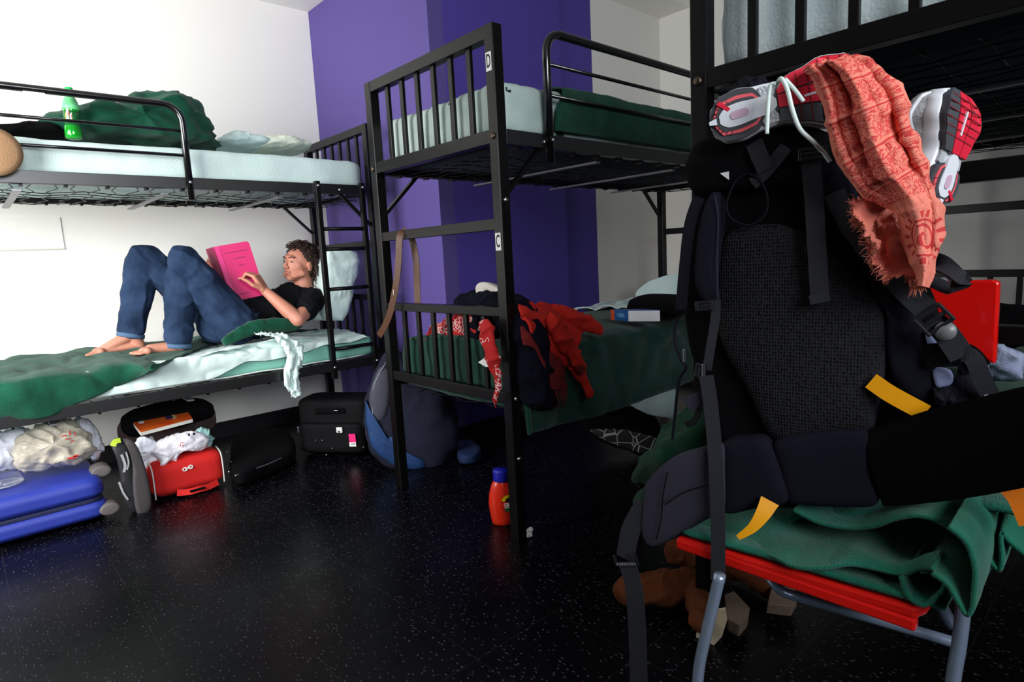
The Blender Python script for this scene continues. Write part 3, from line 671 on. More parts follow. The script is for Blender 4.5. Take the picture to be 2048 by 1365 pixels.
MB().prism([tl-n_*.0012, tl+u_*.13-n_*.0012, bl+u_*.13-n_*.0012, bl-n_*.0012], -n_*.0012).build('spine_strip', PKL, bk)
bl2, tl2 = P0(440, 566, -3.62), P0(411, 499, -3.62)
MB().prism([tl, tl2, bl2+V((0, 0, -.06)), bl], V((-.002, .002, 0))).build('back_cover', mat('magenta_card_shaded', (170, 18, 82), .5), bk)  # same card, its shade at the grazing angle put into a darker colour
tm = mat('booklet_print', (120, 16, 70), .6)
for a, c_, vv in ((.24, .88, .14), (.42, .78, .255), (.5, .66, .385), (.24, .6, .89)):
    x = a
    bb = MB()
    while x < c_:
        ln = rnd.uniform(.03, .07); q0 = tl+u_*x+v_*vv-n_*.0004; bb.prism([q0, q0+u_*min(ln, c_-x), q0+u_*min(ln, c_-x)+v_*.014, q0+v_*.014], -n_*.0004); x += ln+.012
    bb.build('printed_line', tm, bk)

# ------------------------------------------------------------------ luggage under the first bunk
NX = V((1, 0, 0))
# blue hard suitcase
BLU = mat('blue_shell', (40, 56, 156), .45, var=.06, bump=.15, bscale=350)
y1_ = px(238, 1035, 0, -3.18).y; zt = .205
sc_ = thing('suitcase', 'blue hard-shell suitcase lying flat under the lower bunk', 'suitcase', (-3.4, .1, 0))
b = MB(); rbox(b, -3.66, -3.175, -.25, y1_-.03, .02, zt*.48, .03); b.build('lower_shell', BLU, sc_)
b = MB(); rbox(b, -3.66, -3.18, -.25, y1_-.035, zt*.52, zt, .04); b.build('upper_shell', BLU, sc_)
b = MB(); rbox(b, -3.655, -3.185, -.245, y1_-.04, zt*.46, zt*.54, .002); b.build('seam', mat('blue_seam', (30, 34, 70), .5), sc_)
WHM = mat('grey_rubber', (98, 92, 90), .7)
for xx, zz in ((-3.21, .05), (-3.30, zt+.0), (-3.6, .05)):
    M = frame((xx-.045, y1_-.03, zz), (0, 1, 0), (0, 0, 1))
    MB().lathe([(.024, 0), (.029, .001), (.033, .004), (.034, .008), (.034, .05), (.034, .082), (.033, .086), (.029, .089), (.024, .09)], 26, M, sx=1.15, sy=.8).build('wheel_housing', WHM, sc_)
# plastic bags on the blue suitcase
BAG = mat('cream_plastic_bag', (206, 198, 180), .4, rgb2=(180, 172, 156), vscale=18, bump=.35, bscale=40, sheen=.1)
BAGW = mat('white_plastic_bag', (214, 218, 232), .35, rgb2=(236, 238, 246), vscale=20, bump=.4, bscale=45)
def crump(name, ol, x, fr, bk_, m, lbl, cat, seed, rd=.016, am=.014):
    oo = [px(u, v, 0, x) for u, v in ol]
    return tag(blob(name, oo, (1, -.15, .25), fr, bk_, m, ex=.6, amp=am, sc=18, seed=seed, rid=rd, rsc=20, rings=18, res=110), lbl, cat)
ob = crump('plastic_bag', [(30, 905), (40, 880), (70, 862), (100, 846), (140, 846), (170, 862), (190, 890), (186, 905), (150, 925), (90, 936), (45, 938)], -3.38, .1, .08, BAG, 'crumpled cream plastic bag with red print on top of the blue suitcase', 'bag', 3)
rp = mat('red_bag_print', (196, 60, 50), .5)
for k, (u, v, ww, hh) in enumerate(((128, 872, .022, .004), (140, 866, .006, .02), (136, 878, .02, .004), (150, 868, .004, .018), (146, 882, .014, .004), (145, 916, .035, .010), (152, 912, .02, .008))):
    c = px(u, v, 0, -3.272)
    MB().box((c.x, c.y-ww/2, c.z-hh/2), (c.x+.0015, c.y+ww/2, c.z+hh/2)).build('printed_mark', rp, ob)
crump('plastic_bag', [(150, 850), (160, 838), (178, 848), (190, 862), (198, 880), (208, 892), (200, 905), (186, 920), (178, 905), (176, 880), (165, 865)], -3.42, .05, .08, BAGW, 'white plastic bag with a purple spot bunched behind the cream bag on the blue suitcase', 'bag', 9)
crump('plastic_bag', [(-60, 880), (-20, 868), (30, 862), (60, 866), (45, 900), (34, 925), (10, 935), (-60, 940)], -3.44, .06, .08, BAGW, 'bluish clear plastic bag at the left edge on the blue suitcase', 'bag', 12)
c = mpx(8, 960, zt+.03)
lid = thing('clear_container', 'round clear plastic container lying on the blue suitcase at the left edge', 'container', (c.x, c.y, zt))
M = Matrix.Translation((c.x, c.y, zt+.008))
MB().lathe([(.062, .0), (.066, .003), (.064, .012), (.055, .045), (.02, .052), (.002, .053)], 36, M).build('dome', mat('clear_plastic', (215, 220, 228), .12, trans=.9, alpha=.5), lid)
MB().tube([(c.x+.066*math.cos(a), c.y+.066*math.sin(a), zt+.012) for a in [2*math.pi*k/40 for k in range(40)]], .0035, 6, closed=True).build('rim', mat('rim_plastic', (150, 155, 165), .3), lid)
# red open case
rc_ = thing('duffel_bag', 'red soft case lying open under the lower bunk, stuffed with plastic bags', 'bag', (-3.35, .72, 0))
ya, yb = px(300, 1012, 0, -3.2).y+.02, px(457, 963, 0, -3.2).y
zt2 = px(375, 915, 0, -3.215).z
b = MB(); rbox(b, -3.56, -3.215, ya, yb, .015, zt2, .05); b.build('body', RED, rc_)
for yy in (ya+.01, yb-.015):
    MB().tube(spline([(-3.30, yy, zt2+.002), (-3.235, yy, zt2-.012), (-3.212, yy, zt2*.75), (-3.210, yy, zt2*.35), (-3.214, yy, .02)], 16), .0035, 6).build('piping', mat('piping_white', (228, 222, 218), .6), rc_)
ribbon('handle', [(-3.205, ya+.10, .03), (-3.185, ya+.15, .026), (-3.175, (ya+yb)/2+.02, .030), (-3.185, yb-.10, .026), (-3.205, yb-.05, .03)], .03, RED, rc_, n=(1, 0, .4), thick=.008)
MB().box((-3.172, (ya+yb)/2-.02, .026), (-3.164, (ya+yb)/2+.05, .038)).build('handle_grip', BLKF, rc_, .003)
c = px(377, 938, 0, -3.2)
b = MB(); 
for dy in (-.013, .013): b.tube([(-3.2115, c.y+dy+.009*math.cos(k*math.pi/8), c.z+dy*.2+.008*math.sin(k*math.pi/8)) for k in range(16)], .0032, 6, closed=True)
b.box((-3.2125, c.y-.012, c.z-.004), (-3.2105, c.y+.012, c.z+.004)); b.build('badge', STK, rc_)
lo = [px(u, v, 0, -3.50) for u, v in ((236, 862), (250, 842), (300, 826), (380, 812), (425, 822), (433, 838), (420, 852), (370, 870), (300, 888), (262, 892), (240, 880))]
BRN = mat('brown_gusset', (66, 54, 52), .85, spec=.12, bump=.3)
blob('lid_gusset', lo, (.25, 0, 1), .035, .04, BRN, rc_, ex=.4, amp=.006, seed=2)
lo2 = [px(u, v-3, 0, -3.50) for u, v in ((240, 858), (255, 840), (300, 824), (380, 810), (422, 820), (428, 833), (410, 846), (330, 868), (262, 880))]
blob('lid_top', [p+V((.01, 0, .016)) for p in lo2], (.25, 0, 1), .035, .03, BLKF, rc_, ex=.5, amp=.006, seed=4)
crump('plastic_bag', [(272, 890), (300, 880), (310, 895), (318, 920), (300, 930), (285, 925)], -3.33, .04, .06, BAGW, 'bluish plastic bag inside the left end of the open red case', 'bag', 21)
ob = crump('plastic_bag', [(305, 905), (318, 885), (345, 872), (385, 865), (410, 872), (415, 890), (400, 902), (362, 905), (350, 925), (340, 922), (325, 935), (318, 925)], -3.265, .05, .06, mat('bright_plastic_bag', (238, 236, 246), .35, bump=.4, bscale=45), 'white knotted plastic bag spilling over the front of the open red case', 'bag', 23, .01, .01)
for k, (u, v, ww, hh, m_) in enumerate(((364, 886, .016, .003, RED), (361, 891, .003, .014, RED), (366, 892, .003, .010, RED), (378, 870, .008, .012, INK), (388, 868, .010, .012, INK))):
    c = px(u, v, 0, -3.205)
    MB().box((c.x, c.y-ww/2, c.z-hh/2), (c.x+.001, c.y+ww/2, c.z+hh/2)).build('printed_mark', m_, ob)
crump('plastic_bag', [(395, 868), (412, 858), (422, 875), (420, 892), (405, 898)], -3.34, .03, .06, mat('aqua_plastic_bag', (176, 226, 226), .4, bump=.3), 'pale aqua bag tucked at the right inside the open red case', 'bag', 25)
# orange guidebook on its lid
zc = px(320, 842, 0, -3.44).z+.006
cs = [px(u, v, 2, zc) for u, v in ((281, 865), (260, 838), (370, 816), (385, 838))]
gb = thing('guidebook', 'orange-red paperback lying on the dark lid of the red case', 'book', cs[0])
ORG = mat('orange_red_cover', (228, 62, 26), .4, rgb2=(240, 120, 30), vscale=14)
MB().prism([p-V((0, 0, .018)) for p in cs], (0, 0, .016)).build('pages', mat('paper', (230, 226, 216), .8), gb)
MB().prism(cs, (0, 0, .0015)).build('front_cover', ORG, gb)
def quadp(cs, a, b_, c_, d, h=.0022):
    def bil(s, t): return cs[0].lerp(cs[3], s).lerp(cs[1].lerp(cs[2], s), t)
    return MB().prism([bil(a, c_)+V((0,0,.0015)), bil(b_, c_)+V((0,0,.0015)), bil(b_, d)+V((0,0,.0015)), bil(a, d)+V((0,0,.0015))], (0, 0, h-.0015))
quadp(cs, .55, .68, .35, .8).build('cover_picture', mat('cover_photo', (70, 50, 96), .4), gb)
quadp(cs, .66, .74, .30, .7).build('cover_picture', mat('cover_cream', (220, 190, 150), .4), gb)
quadp(cs, .66, .71, .8, .98).build('cover_picture', INK, gb)
quadp(cs, .08, .17, .5, .74).build('cover_picture', STK, gb)
# dark sneaker standing on its heel against the red case
sn = thing('sneaker', 'dark grey sneaker with lime trim propped upright between blue suitcase and red case', 'shoe', (-3.2, .5, 0))
so = [px(u, v, 0, -3.17) for u, v in ((247, 882), (262, 880), (276, 900), (288, 935), (297, 975), (300, 1010), (290, 1028), (275, 1028), (266, 1005), (262, 970), (262, 930), (255, 900))]
blob('sole', so, (1, .1, 0), .035, .05, mat('grey_sole', (66, 62, 64), .8, bump=.2), sn, ex=.4)
so = [px(u, v, 0, -3.19) for u, v in ((222, 890), (232, 878), (250, 882), (262, 905), (268, 940), (272, 980), (278, 1020), (262, 1022), (244, 990), (240, 950), (232, 915))]
blob('upper', so, (1, -.1, 0), .045, .06, mat('sneaker_black', (30, 30, 34), .6, bump=.2), sn, ex=.6)
for nm, pts, wd, m_ in (('trim', ((226, 893), (230, 884), (241, 881)), .022, mat('lime', (186, 214, 60), .5)), ('stripe', ((243, 910), (250, 930), (248, 945)), .010, mat('silver_trim', (180, 182, 186), .35, .3)), ('stripe', ((252, 905), (257, 925), (254, 940)), .006, MATS['silver_trim']), ('stripe', ((238, 965), (246, 985), (256, 1000)), .008, MATS['silver_trim'])):
    ribbon(nm, [px(u, v, 0, -3.145) for u, v in pts], wd, m_, sn, n=(1, -.1, 0), thick=.004)
# black open bag behind
bo_ = thing('black_bag', 'black unzipped bag lying flat against the wall, right of the red case', 'bag', (-3.4, 1.1, 0))
oo = [mpx(u, v, .05) for u, v in ((462, 915), (470, 885), (520, 868), (570, 868), (588, 890), (585, 915), (540, 935), (480, 960), (462, 945))]
blob('body', oo, (0, 0, 1), .05, .045, BLKF, bo_, ex=.4, amp=.008)
MB().tube(spline([mpx(u, v, .075) for u, v in ((470, 952), (505, 940), (545, 925), (585, 905))], 20), .003, 6).build('zipper', mat('zip_silver', (170, 170, 172), .3, .8), bo_)
MB().tube(spline([mpx(u, v, .04) for u, v in ((468, 960), (500, 950), (545, 935), (583, 918))], 20), .002, 6).build('zipper', MATS['zip_silver'], bo_)
for u, v in ((455, 905), (462, 925), (458, 945)): MB().lathe([(.005, 0), (.006, .003), (.003, .006)], 10, Matrix.Translation(mpx(u, v, .09))).build('rivet', STEEL, bo_)
# black upright suitcase with lock and pink tag
A, B_ = mpx(600, 912, 0), mpx(740, 915, 0)
A.z = B_.z = 0; ex_ = (B_-A); wdt = ex_.length; ex_.normalize(); ny_ = V((0,0,1)).cross(ex_)
if ny_.dot(A-CAMP) < 0: ny_ = -ny_
ht = pl(600, 800, A, ny_).z
bs_ = thing('suitcase', 'black fabric suitcase with a white padlock and a pink tag beside the bunk ladder', 'suitcase', A+ex_*wdt/2)
def BSP(s, d, z): return A+ex_*(s*wdt)+ny_*d+V((0, 0, z))
b = MB(); rbox(b, 0, wdt, 0, .22, .012, ht, .035); Mb = frame(A, ex_, ny_); Mb = Matrix([[ex_.x, ny_.x, 0, A.x], [ex_.y, ny_.y, 0, A.y], [0, 0, 1, 0], [0, 0, 0, 1]])
b.v = [tuple(Mb @ V(p)) for p in b.v]; b.build('body', mat('black_cordura', (14, 14, 17), .7, spec=.12, bump=.3), bs_)
b = MB(); rbox(b, .05*wdt, .95*wdt, -.03, .03, .03, ht*.6, .02); b.v = [tuple(Mb @ V(p)) for p in b.v]; b.build('front_pocket', MATS['black_cordura'], bs_)
ribbon('carry_handle', [BSP(.3, -.005, ht*.80), BSP(.4, -.03, ht*.83), BSP(.6, -.03, ht*.84), BSP(.7, -.005, ht*.81)], .03, BLKF, bs_, n=-ny_+V((0,0,.6)), thick=.01)
c = pl(680, 860, A-ny_*.035, ny_)
lk = MB().box((-.018, -.016, 0), (.018, .016, .012), frame(c, ex_, V((0,0,1)))).build('padlock', mat('lock_white', (225, 225, 225), .3), bs_, .004)
MB().lathe([(.005, 0), (.006, .002), (.003, .003)], 12, frame(c-ny_*.012+V((0,0,-.007)), ex_, V((0,0,1)))).build('keyhole', PLAS, lk)
c = pl(705, 881, A-ny_*.04, ny_)
tg = MB().box((-.019, -.012, 0), (.021, .036, .002), frame(c, ex_+V((0,0,.04)), V((0,0,1)))).build('luggage_tag', mat('hot_pink_tag', (240, 24, 120), .5), bs_)
tag(tg, 'hot pink paper tag with a white strip')
MB().box((-.021, -.036, 0), (.019, -.012, .002), frame(c, ex_+V((0,0,.04)), V((0,0,1)))).build('tag_strip', STK, tg)
for k in range(5): MB().box((-.012+k*.006, -.026, 0), (-.009+k*.006, -.018, .0025), frame(c-ny_*.0002, ex_+V((0,0,.04)), V((0,0,1)))).build('printed_mark', INK, tg)
for u, v in ((632, 881), (645, 881), (665, 897), (653, 910), (727, 895)):
    MB().lathe([(.003, 0), (.0045, .002), (.002, .005)], 10, frame(pl(u, v, A-ny_*.034, ny_), ex_, V((0,0,1)))).build('rivet', STEEL, bs_)
c = pl(597, 860, A-ny_*.01, ny_); MB().box((-.004, -.018, 0), (.004, .018, .006), frame(c, ex_, V((0,0,1)))).build('zip_pull', STEEL, bs_, .002)
c = pl(672, 822, A-ny_*.04, ny_); MB().box((-.012, -.002, 0), (.012, .002, .003), frame(c, ex_, V((0,0,1)))).build('handle_badge', STEEL, bs_, .001)

# ------------------------------------------------------------------ blue backpack left of the second bunk
BB0 = V((-2.72, 1.72, 0)); nb = V((.78, -.62, .0)).normalized()
bb = thing('small_backpack', 'blue and charcoal backpack slumped on the floor behind the corner post of the D bunk', 'backpack', BB0)
ol = [pl(u, v, BB0, nb) for u, v in ((775, 705), (810, 715), (870, 760), (905, 810), (915, 870), (890, 920), (840, 938), (780, 930), (742, 890), (732, 830), (738, 780), (752, 740))]
blob('body', ol, nb, .11, .1, mat('navy_grey_nylon', (34, 36, 52), .8, spec=.12, bump=.2), bb, ex=.55, amp=.012, rid=.01)
ol = [pl(u, v, BB0+nb*.07, nb) for u, v in ((733, 800), (745, 850), (775, 870), (800, 860), (812, 900), (850, 920), (840, 938), (790, 928), (752, 898), (735, 850))]
blob('side_panel', ol, nb, .05, .05, mat('blue_nylon', (14, 56, 108), .7, bump=.2), bb, ex=.6, amp=.006, rid=.006)
ol = [pl(u, v, BB0+nb*.07, nb) for u, v in ((760, 735), (785, 745), (782, 810), (768, 840), (748, 835), (740, 790))]
blob('top_panel', ol, nb, .05, .05, mat('grey_nylon', (62, 64, 78), .8, bump=.2), bb, ex=.6)
MB().tube(spline([pl(u, v, BB0+nb*.11, nb) for u, v in ((772, 725), (750, 765), (744, 800), (746, 840), (743, 870))], 16), .0022, 6).build('cord', mat('cord_grey', (150, 154, 160), .5), bb)
tag(blob('pouch', [mpx(u, v, .04) for u, v in ((915, 890), (945, 888), (962, 905), (950, 918), (918, 918))], (0, 0, 1), .03, .035, mat('blue_cloth', (12, 40, 84), .8), ex=.5, amp=.005), 'small dark blue pouch on the floor right of the slumped blue backpack', 'pouch')

# ------------------------------------------------------------------ things on the D / C bunk
XL2, XN2 = B2['x0'], B2['x1']
rows = []
for y, dz in ((1.76, 0), (2.0, .004), (2.4, 0), (2.8, .004), (3.2, 0), (3.5, .01)):
    z = 1.716+dz
    rows.append([(XL2-.01, y, 1.56), (XL2+.0, y, z-.02), (XL2+.06, y, z+.005), ((XL2+XN2)/2, y, z+.008), (XN2-.06, y, z+.006), (XN2+.005, y, z-.022), (XN2+.012, y, 1.62), (XN2+.010, y-.008, 1.545)])
rows[0] = [(p[0], p[1]+(.05 if 1 < i < 6 else 0), p[2]) for i, p in enumerate(rows[0])]
tag(cloth('blanket', rows, GREEN, 70, 50, .006, amp=.006, sc=7, seed=12), 'dark green fleece blanket tucked over the upper bunk marked D', 'blanket')
BZ = .735
rows = []
for y, bot in ((1.50, .62), (1.535, .42), (1.75, .41), (2.0, .40), (2.3, .41), (2.6, .42), (2.9, .44), (3.02, .45)):
    rows.append([(XL2+.04, y, BZ-.02), (XL2+.2, y, BZ+.01), ((XL2+XN2)/2, y, BZ+.02), (XN2-.1, y, BZ+.012), (XN2+.01, y, BZ-.005), (XN2+.03, y, BZ-.06), (XN2+.032, y, .58), (XN2+.04, y, bot)])
rows[0] = [(p[0] if 0 < i < 6 else p[0]-.02, 1.512, [.52, .51, .50, .505, .50, .51, .50, .47][i]) for i, p in enumerate(rows[0])]
rows.insert(1, [(p[0], 1.515, p[2]-.02 if p[2] > .6 else p[2]) for p in rows[1]])
tag(cloth('blanket', rows, mat('deep_green_fleece', (5, 50, 38), .95, spec=.15, rgb2=(10, 68, 55), vscale=9, bump=.5, bscale=350, sheen=.2), 90, 60, .006, amp=.016, sc=6, seed=22, rid=.012, rsc=4), 'dark green blanket hanging over the side of the bunk marked C', 'blanket')
rows = []
for y in (2.6, 2.8, 3.0, 3.3, 3.55): rows.append([(XL2+.03, y, BZ+.02), (XL2+.3, y, BZ+.055), (XL2+.55, y, BZ+.05), (XN2-.02, y, BZ+.02)])
rows[0] = [(p[0], p[1]+.06*i, p[2]-.01) for i, p in enumerate(rows[0])]
tag(cloth('bed_sheet', rows, SHEET, 50, 40, .005, amp=.018, sc=9, seed=5, rid=.02, rsc=8), 'rumpled pale sheet at the far end of the bunk marked C', 'sheet')
b = mpx(1400, 560, .86); oo = [px(u, v, 1, 3.42) for u, v in ((1275, 602), (1290, 580), (1330, 566), (1380, 556), (1420, 552), (1450, 575), (1440, 605), (1340, 612))]
tag(blob('pillow', oo, (0, -.5, 1), .07, .06, SHEET, ex=.5, amp=.008, seed=15), 'pale pillow at the far end of the bunk marked C, against the white wall', 'pillow')
oo = [mpx(u, v, .80) for u, v in ((1255, 612), (1290, 600), (1340, 600), (1385, 606), (1400, 622), (1330, 626), (1275, 622))]
tag(blob('black_garment', oo, (0, 0, 1), .045, .02, BLKF, ex=.6, amp=.01, seed=31), 'black garment lying behind the thick paperback on the green blanket', 'clothing')
hs_ = [px(u, v, 0, XN2+.015) for u, v in ((1255, 806), (1350, 770), (1350, 832), (1300, 830))]
rows = [[px(1215, 790, 0, XN2+.02), px(1235, 800, 0, XN2+.018), px(1262, 812, 0, XN2+.02)], [px(1290, 780, 0, XN2+.018), px(1300, 800, 0, XN2+.022), px(1300, 830, 0, XN2+.02)], [px(1350, 770, 0, XN2+.02), px(1355, 800, 0, XN2+.016), px(1350, 838, 0, XN2+.02)]]
tag(cloth('bed_sheet', rows, SHEET, 24, 20, .003, amp=.008, sc=12, seed=3), 'corner of bluish sheet hanging below the green blanket on the bunk marked C', 'sheet')
# paperback
cz = .768; a0, a1, a2 = mpx(1223, 640, cz), mpx(1257, 643, cz), mpx(1320, 643, cz)
ub = thing('guidebook', 'thick blue and orange paperback with white pages on the dark green blanket', 'book', a1)
e1, e2 = a0-a1, a2-a1; hb_ = px(1257, 622, 1, a1.y).z-cz
MB().prism([a1, a2, a2+e1, a1+e1], (0, 0, hb_)).build('pages', mat('bright_pages', (238, 236, 240), .8), ub)
nsp = V((e1.y, -e1.x, 0)).normalized()
if nsp.dot(e2) > 0: nsp = -nsp
MB().prism([a1+nsp*.003, a0+nsp*.003, a0, a1], (0, 0, hb_)).build('spine', mat('blue_cover', (20, 88, 160), .4), ub)
MB().prism([a0.lerp(a1, .0)+nsp*.0035, a0.lerp(a1, .22)+nsp*.0035, a0.lerp(a1, .22)+nsp*.002, a0+nsp*.002], (0, 0, hb_)).build('spine_band', mat('orange_cover', (220, 80, 30), .4), ub)
MB().prism([a1+V((0,0,hb_)), a2+V((0,0,hb_)), a2+e1+V((0,0,hb_)), a1+e1+V((0,0,hb_))], (0, 0, .002)).build('cover', MATS['blue_cover'], ub)
text('title', 'USA', .026, frame(a0.lerp(a1, .6)+nsp*.0038+V((0, 0, hb_*.5)), a1-a0, (0,0,1)), mat('title_light', (120, 190, 230), .5), ub)
# clothes heap
def knit(name, pts, rad, m, lbl, cat, flat=(V((1,0,0)), .5), amp=.008, seed=1, parent=None, rid=.012, vox=.005):
    b = MB()
    for i in range(len(pts)-1): capsule(b, pts[i], rad[i], pts[i+1], rad[i+1], 14, flat)
    o = fuse(name, b, m, parent, vox, 4, amp=amp, sc=14, seed=seed, rid=rid, rsc=14)
    if lbl: tag(o, lbl, cat)
    return o
nv = MB()
def X(u, v, x): return px(u, v, 0, x)
def Y(u, v, y): return px(u, v, 1, y)
for p_, r_, q_, s_ in ((Y(935, 612, 1.62), .05, Y(990, 612, 1.60), .07), (Y(990, 612, 1.60), .07, X(1040, 640, -1.66), .07), (X(1040, 640, -1.66), .07, X(1068, 690, -1.6), .06), (X(1068, 690, -1.6), .06, X(1072, 790, -1.585), .055), (X(1068, 690, -1.6), .05, X(1092, 800, -1.59), .04), (Y(990, 640, 1.6), .06, Y(960, 660, 1.58), .06)):
    capsule(nv, p_, r_, q_, s_, 14)
tag(fuse('dark_jacket', nv, NAVY, None, .006, 5, amp=.012, sc=10, seed=4, rid=.014, rsc=9), 'navy jacket heaped over the corner of the bunk marked C, under the red sweater', 'jacket')
sw = thing('sweater', 'orange-red knitted sweater draped over the side of the bunk marked C', 'sweater', X(1110, 640, -1.62))
rows = [[X(1035, 600, -1.68), X(1040, 612, -1.60), X(1055, 640, -1.57), X(1062, 668, -1.565)],
        [X(1075, 607, -1.70), X(1080, 622, -1.62), X(1090, 660, -1.57), X(1098, 700, -1.56)],
        [X(1110, 612, -1.72), X(1115, 630, -1.62), X(1120, 670, -1.57), X(1128, 735, -1.56)],
        [X(1140, 618, -1.70), X(1145, 640, -1.61), X(1150, 680, -1.57), X(1150, 705, -1.56)],
        [X(1165, 626, -1.68), X(1170, 640, -1.61), X(1165, 660, -1.58), X(1160, 680, -1.565)]]
cloth('front', rows, REDK, 50, 40, .012, amp=.010, sc=16, seed=6, rid=.02, rsc=10, parent=sw)
knit('sleeve', [X(1120, 628, -1.66), X(1150, 640, -1.60), X(1180, 652, -1.57), X(1200, 662, -1.56)], [.035, .036, .03, .022], REDK, None, None, seed=3, parent=sw)
knit('sleeve', [X(1105, 645, -1.57), X(1128, 680, -1.55), X(1150, 715, -1.535), X(1163, 735, -1.53)], [.03, .034, .030, .026], REDK, None, None, seed=7, parent=sw)
cu = mat('cuff_shade', (96, 14, 12), .95); c1 = X(1163, 738, -1.508)  # dark red patch; shade inside the cuff is put into its colour
blob('cuff_shade_patch', [c1+V((0, .022*math.cos(a), .014*math.sin(a))) for a in [k*math.pi/4 for k in range(8)]], (.8, .1, -.6), .004, .004, cu, sw)
knit('hem', [X(1148, 735, -1.56), X(1166, 758, -1.555), X(1178, 785, -1.55)], [.024, .026, .022], REDK, None, None, seed=9, parent=sw)
sc2 = thing('fringed_scarf', 'dark red wool scarf with fringe hanging beside the orange-red sweater', 'scarf', X(1115, 760, -1.57))
rows = [[X(1040, 655, -1.60), X(1045, 675, -1.56), X(1048, 690, -1.55)], [X(1070, 655, -1.58), X(1072, 680, -1.55), X(1072, 700, -1.54)], [X(1100, 690, -1.56), X(1098, 720, -1.545), X(1090, 740, -1.54)], [X(1130, 735, -1.56), X(1115, 740, -1.548), X(1098, 745, -1.545)], [X(1134, 778, -1.56), X(1118, 779, -1.548), X(1101, 780, -1.55)]]
cloth('wool', rows, REDD, 40, 24, .006, amp=.006, sc=18, parent=sc2, rid=.01, rsc=14)
for i in range(12):
    p_ = X(1101+i*3, 779, -1.553); MB().tube([p_, p_+V((.003*math.sin(i), .003*math.cos(i*2), -.035)), p_+V((.006*math.sin(i*3), .004*math.cos(i), -.07-.008*math.sin(i*5)))], [.0022, .0018, .001], 5).build('fringe', REDD, sc2)
# red and white bandana
BAN = mat('bandana_red', (190, 20, 22), .85); nt = BAN.node_tree; N = nt.nodes; L = nt.links
tc = N.new('ShaderNodeTexCoord'); vo = N.new('ShaderNodeTexVoronoi'); vo.feature = 'DISTANCE_TO_EDGE'; vo.inputs['Scale'].default_value = 62
L.new(tc.outputs['Object'], vo.inputs['Vector']); g1 = N.new('ShaderNodeMath'); g1.operation = 'LESS_THAN'; g1.inputs[1].default_value = .09; L.new(vo.outputs['Distance'], g1.inputs[0])
n1 = N.new('ShaderNodeTexNoise'); n1.inputs['Scale'].default_value = 16; L.new(tc.outputs['Object'], n1.inputs['Vector']); g2 = N.new('ShaderNodeMath'); g2.operation = 'GREATER_THAN'; g2.inputs[1].default_value = .5; L.new(n1.outputs['Fac'], g2.inputs[0])
g3 = N.new('ShaderNodeMath'); g3.operation = 'MULTIPLY'; L.new(g1.outputs[0], g3.inputs[0]); L.new(g2.outputs[0], g3.inputs[1])
mx = N.new('ShaderNodeMix'); mx.data_type = 'RGBA'; mx.inputs['A'].default_value = (*lin((176, 16, 18)), 1); mx.inputs['B'].default_value = (*lin((225, 190, 190)), 1)
L.new(g3.outputs[0], mx.inputs['Factor']); L.new(mx.outputs['Result'], N['Principled BSDF'].inputs['Base Color'])
bn = knit('bandana', [Y(848, 690, 1.545), Y(880, 668, 1.555), Y(915, 655, 1.56), Y(950, 655, 1.56), Y(975, 670, 1.55)], [.02, .05, .055, .045, .03], BAN, 'red bandana with white pattern bunched behind the lower bars of the bunk marked C', 'bandana', flat=(V((0, 1, 0)), .6), amp=.012, seed=11)
bn = knit('bandana', [Y(972, 655, 1.405), Y(978, 690, 1.40), Y(990, 730, 1.402), Y(996, 770, 1.405), Y(990, 805, 1.41)], [.030, .034, .024, .017, .007], BAN, 'red patterned bandana dangling in front of the lower bars of the bunk marked C', 'bandana', flat=(V((0, 1, 0)), .45), amp=.008, seed=13)
MB().tube([Y(988, 800, 1.43), Y(990, 812, 1.43), Y(992, 816, 1.43)], .002, 5).build('corner_tip', BAN, bn)
MB().prism([Y(957, 725, 1.40), Y(970, 716, 1.40), Y(978, 720, 1.40), Y(978, 734, 1.40), Y(972, 734, 1.40)], (0, -.002, 0)).build('care_tag', STK, bn)
sl = thing('slipper', 'red slipper with a white sole sticking up from the clothes heap behind the corner post', 'slipper', Y(985, 600, 1.6))
oo = [Y(u, v, 1.60) for u, v in ((957, 590), (955, 574), (964, 565), (980, 566), (1003, 578), (1018, 592), (1015, 602), (1000, 592), (985, 580), (972, 576), (970, 590), (966, 598))]
blob('sole', oo, (0, -1, .1), .02, .03, mat('slipper_white', (214, 208, 200), .8, bump=.1), sl, ex=.5)
oo = [Y(u, v, 1.60) for u, v in ((970, 578), (985, 582), (1002, 594), (1020, 606), (1020, 620), (985, 612), (966, 602))]
blob('upper', oo, (0, -1, .1), .022, .03, RED, sl, ex=.6)
# belt
LEA = mat('brown_leather', (84, 50, 30), .5, bump=.15)
be = ribbon('belt', [Y(836, 616, 1.51), Y(834, 570, 1.51), Y(832, 520, 1.508), Y(824, 480, 1.505), Y(814, 464, 1.485), Y(806, 463, 1.455), Y(799, 478, 1.435), Y(797, 520, 1.43), Y(792, 570, 1.425), Y(782, 620, 1.42), Y(770, 652, 1.415), Y(758, 672, 1.41)], .030, LEA, None, n=(.5, -.86, 0), thick=.004, res=80)
tag(be, 'brown leather belt looped over the cross rail of the D bunk', 'belt')
ck = mat('silver_stitch', (190, 180, 160), .4, .5)
MB().box((-.003, -.012, 0), (.003, .012, .003), frame(Y(788, 585, 1.42), (1, .1, 0), (0, 0, 1))).build('belt_studs', ck, be)
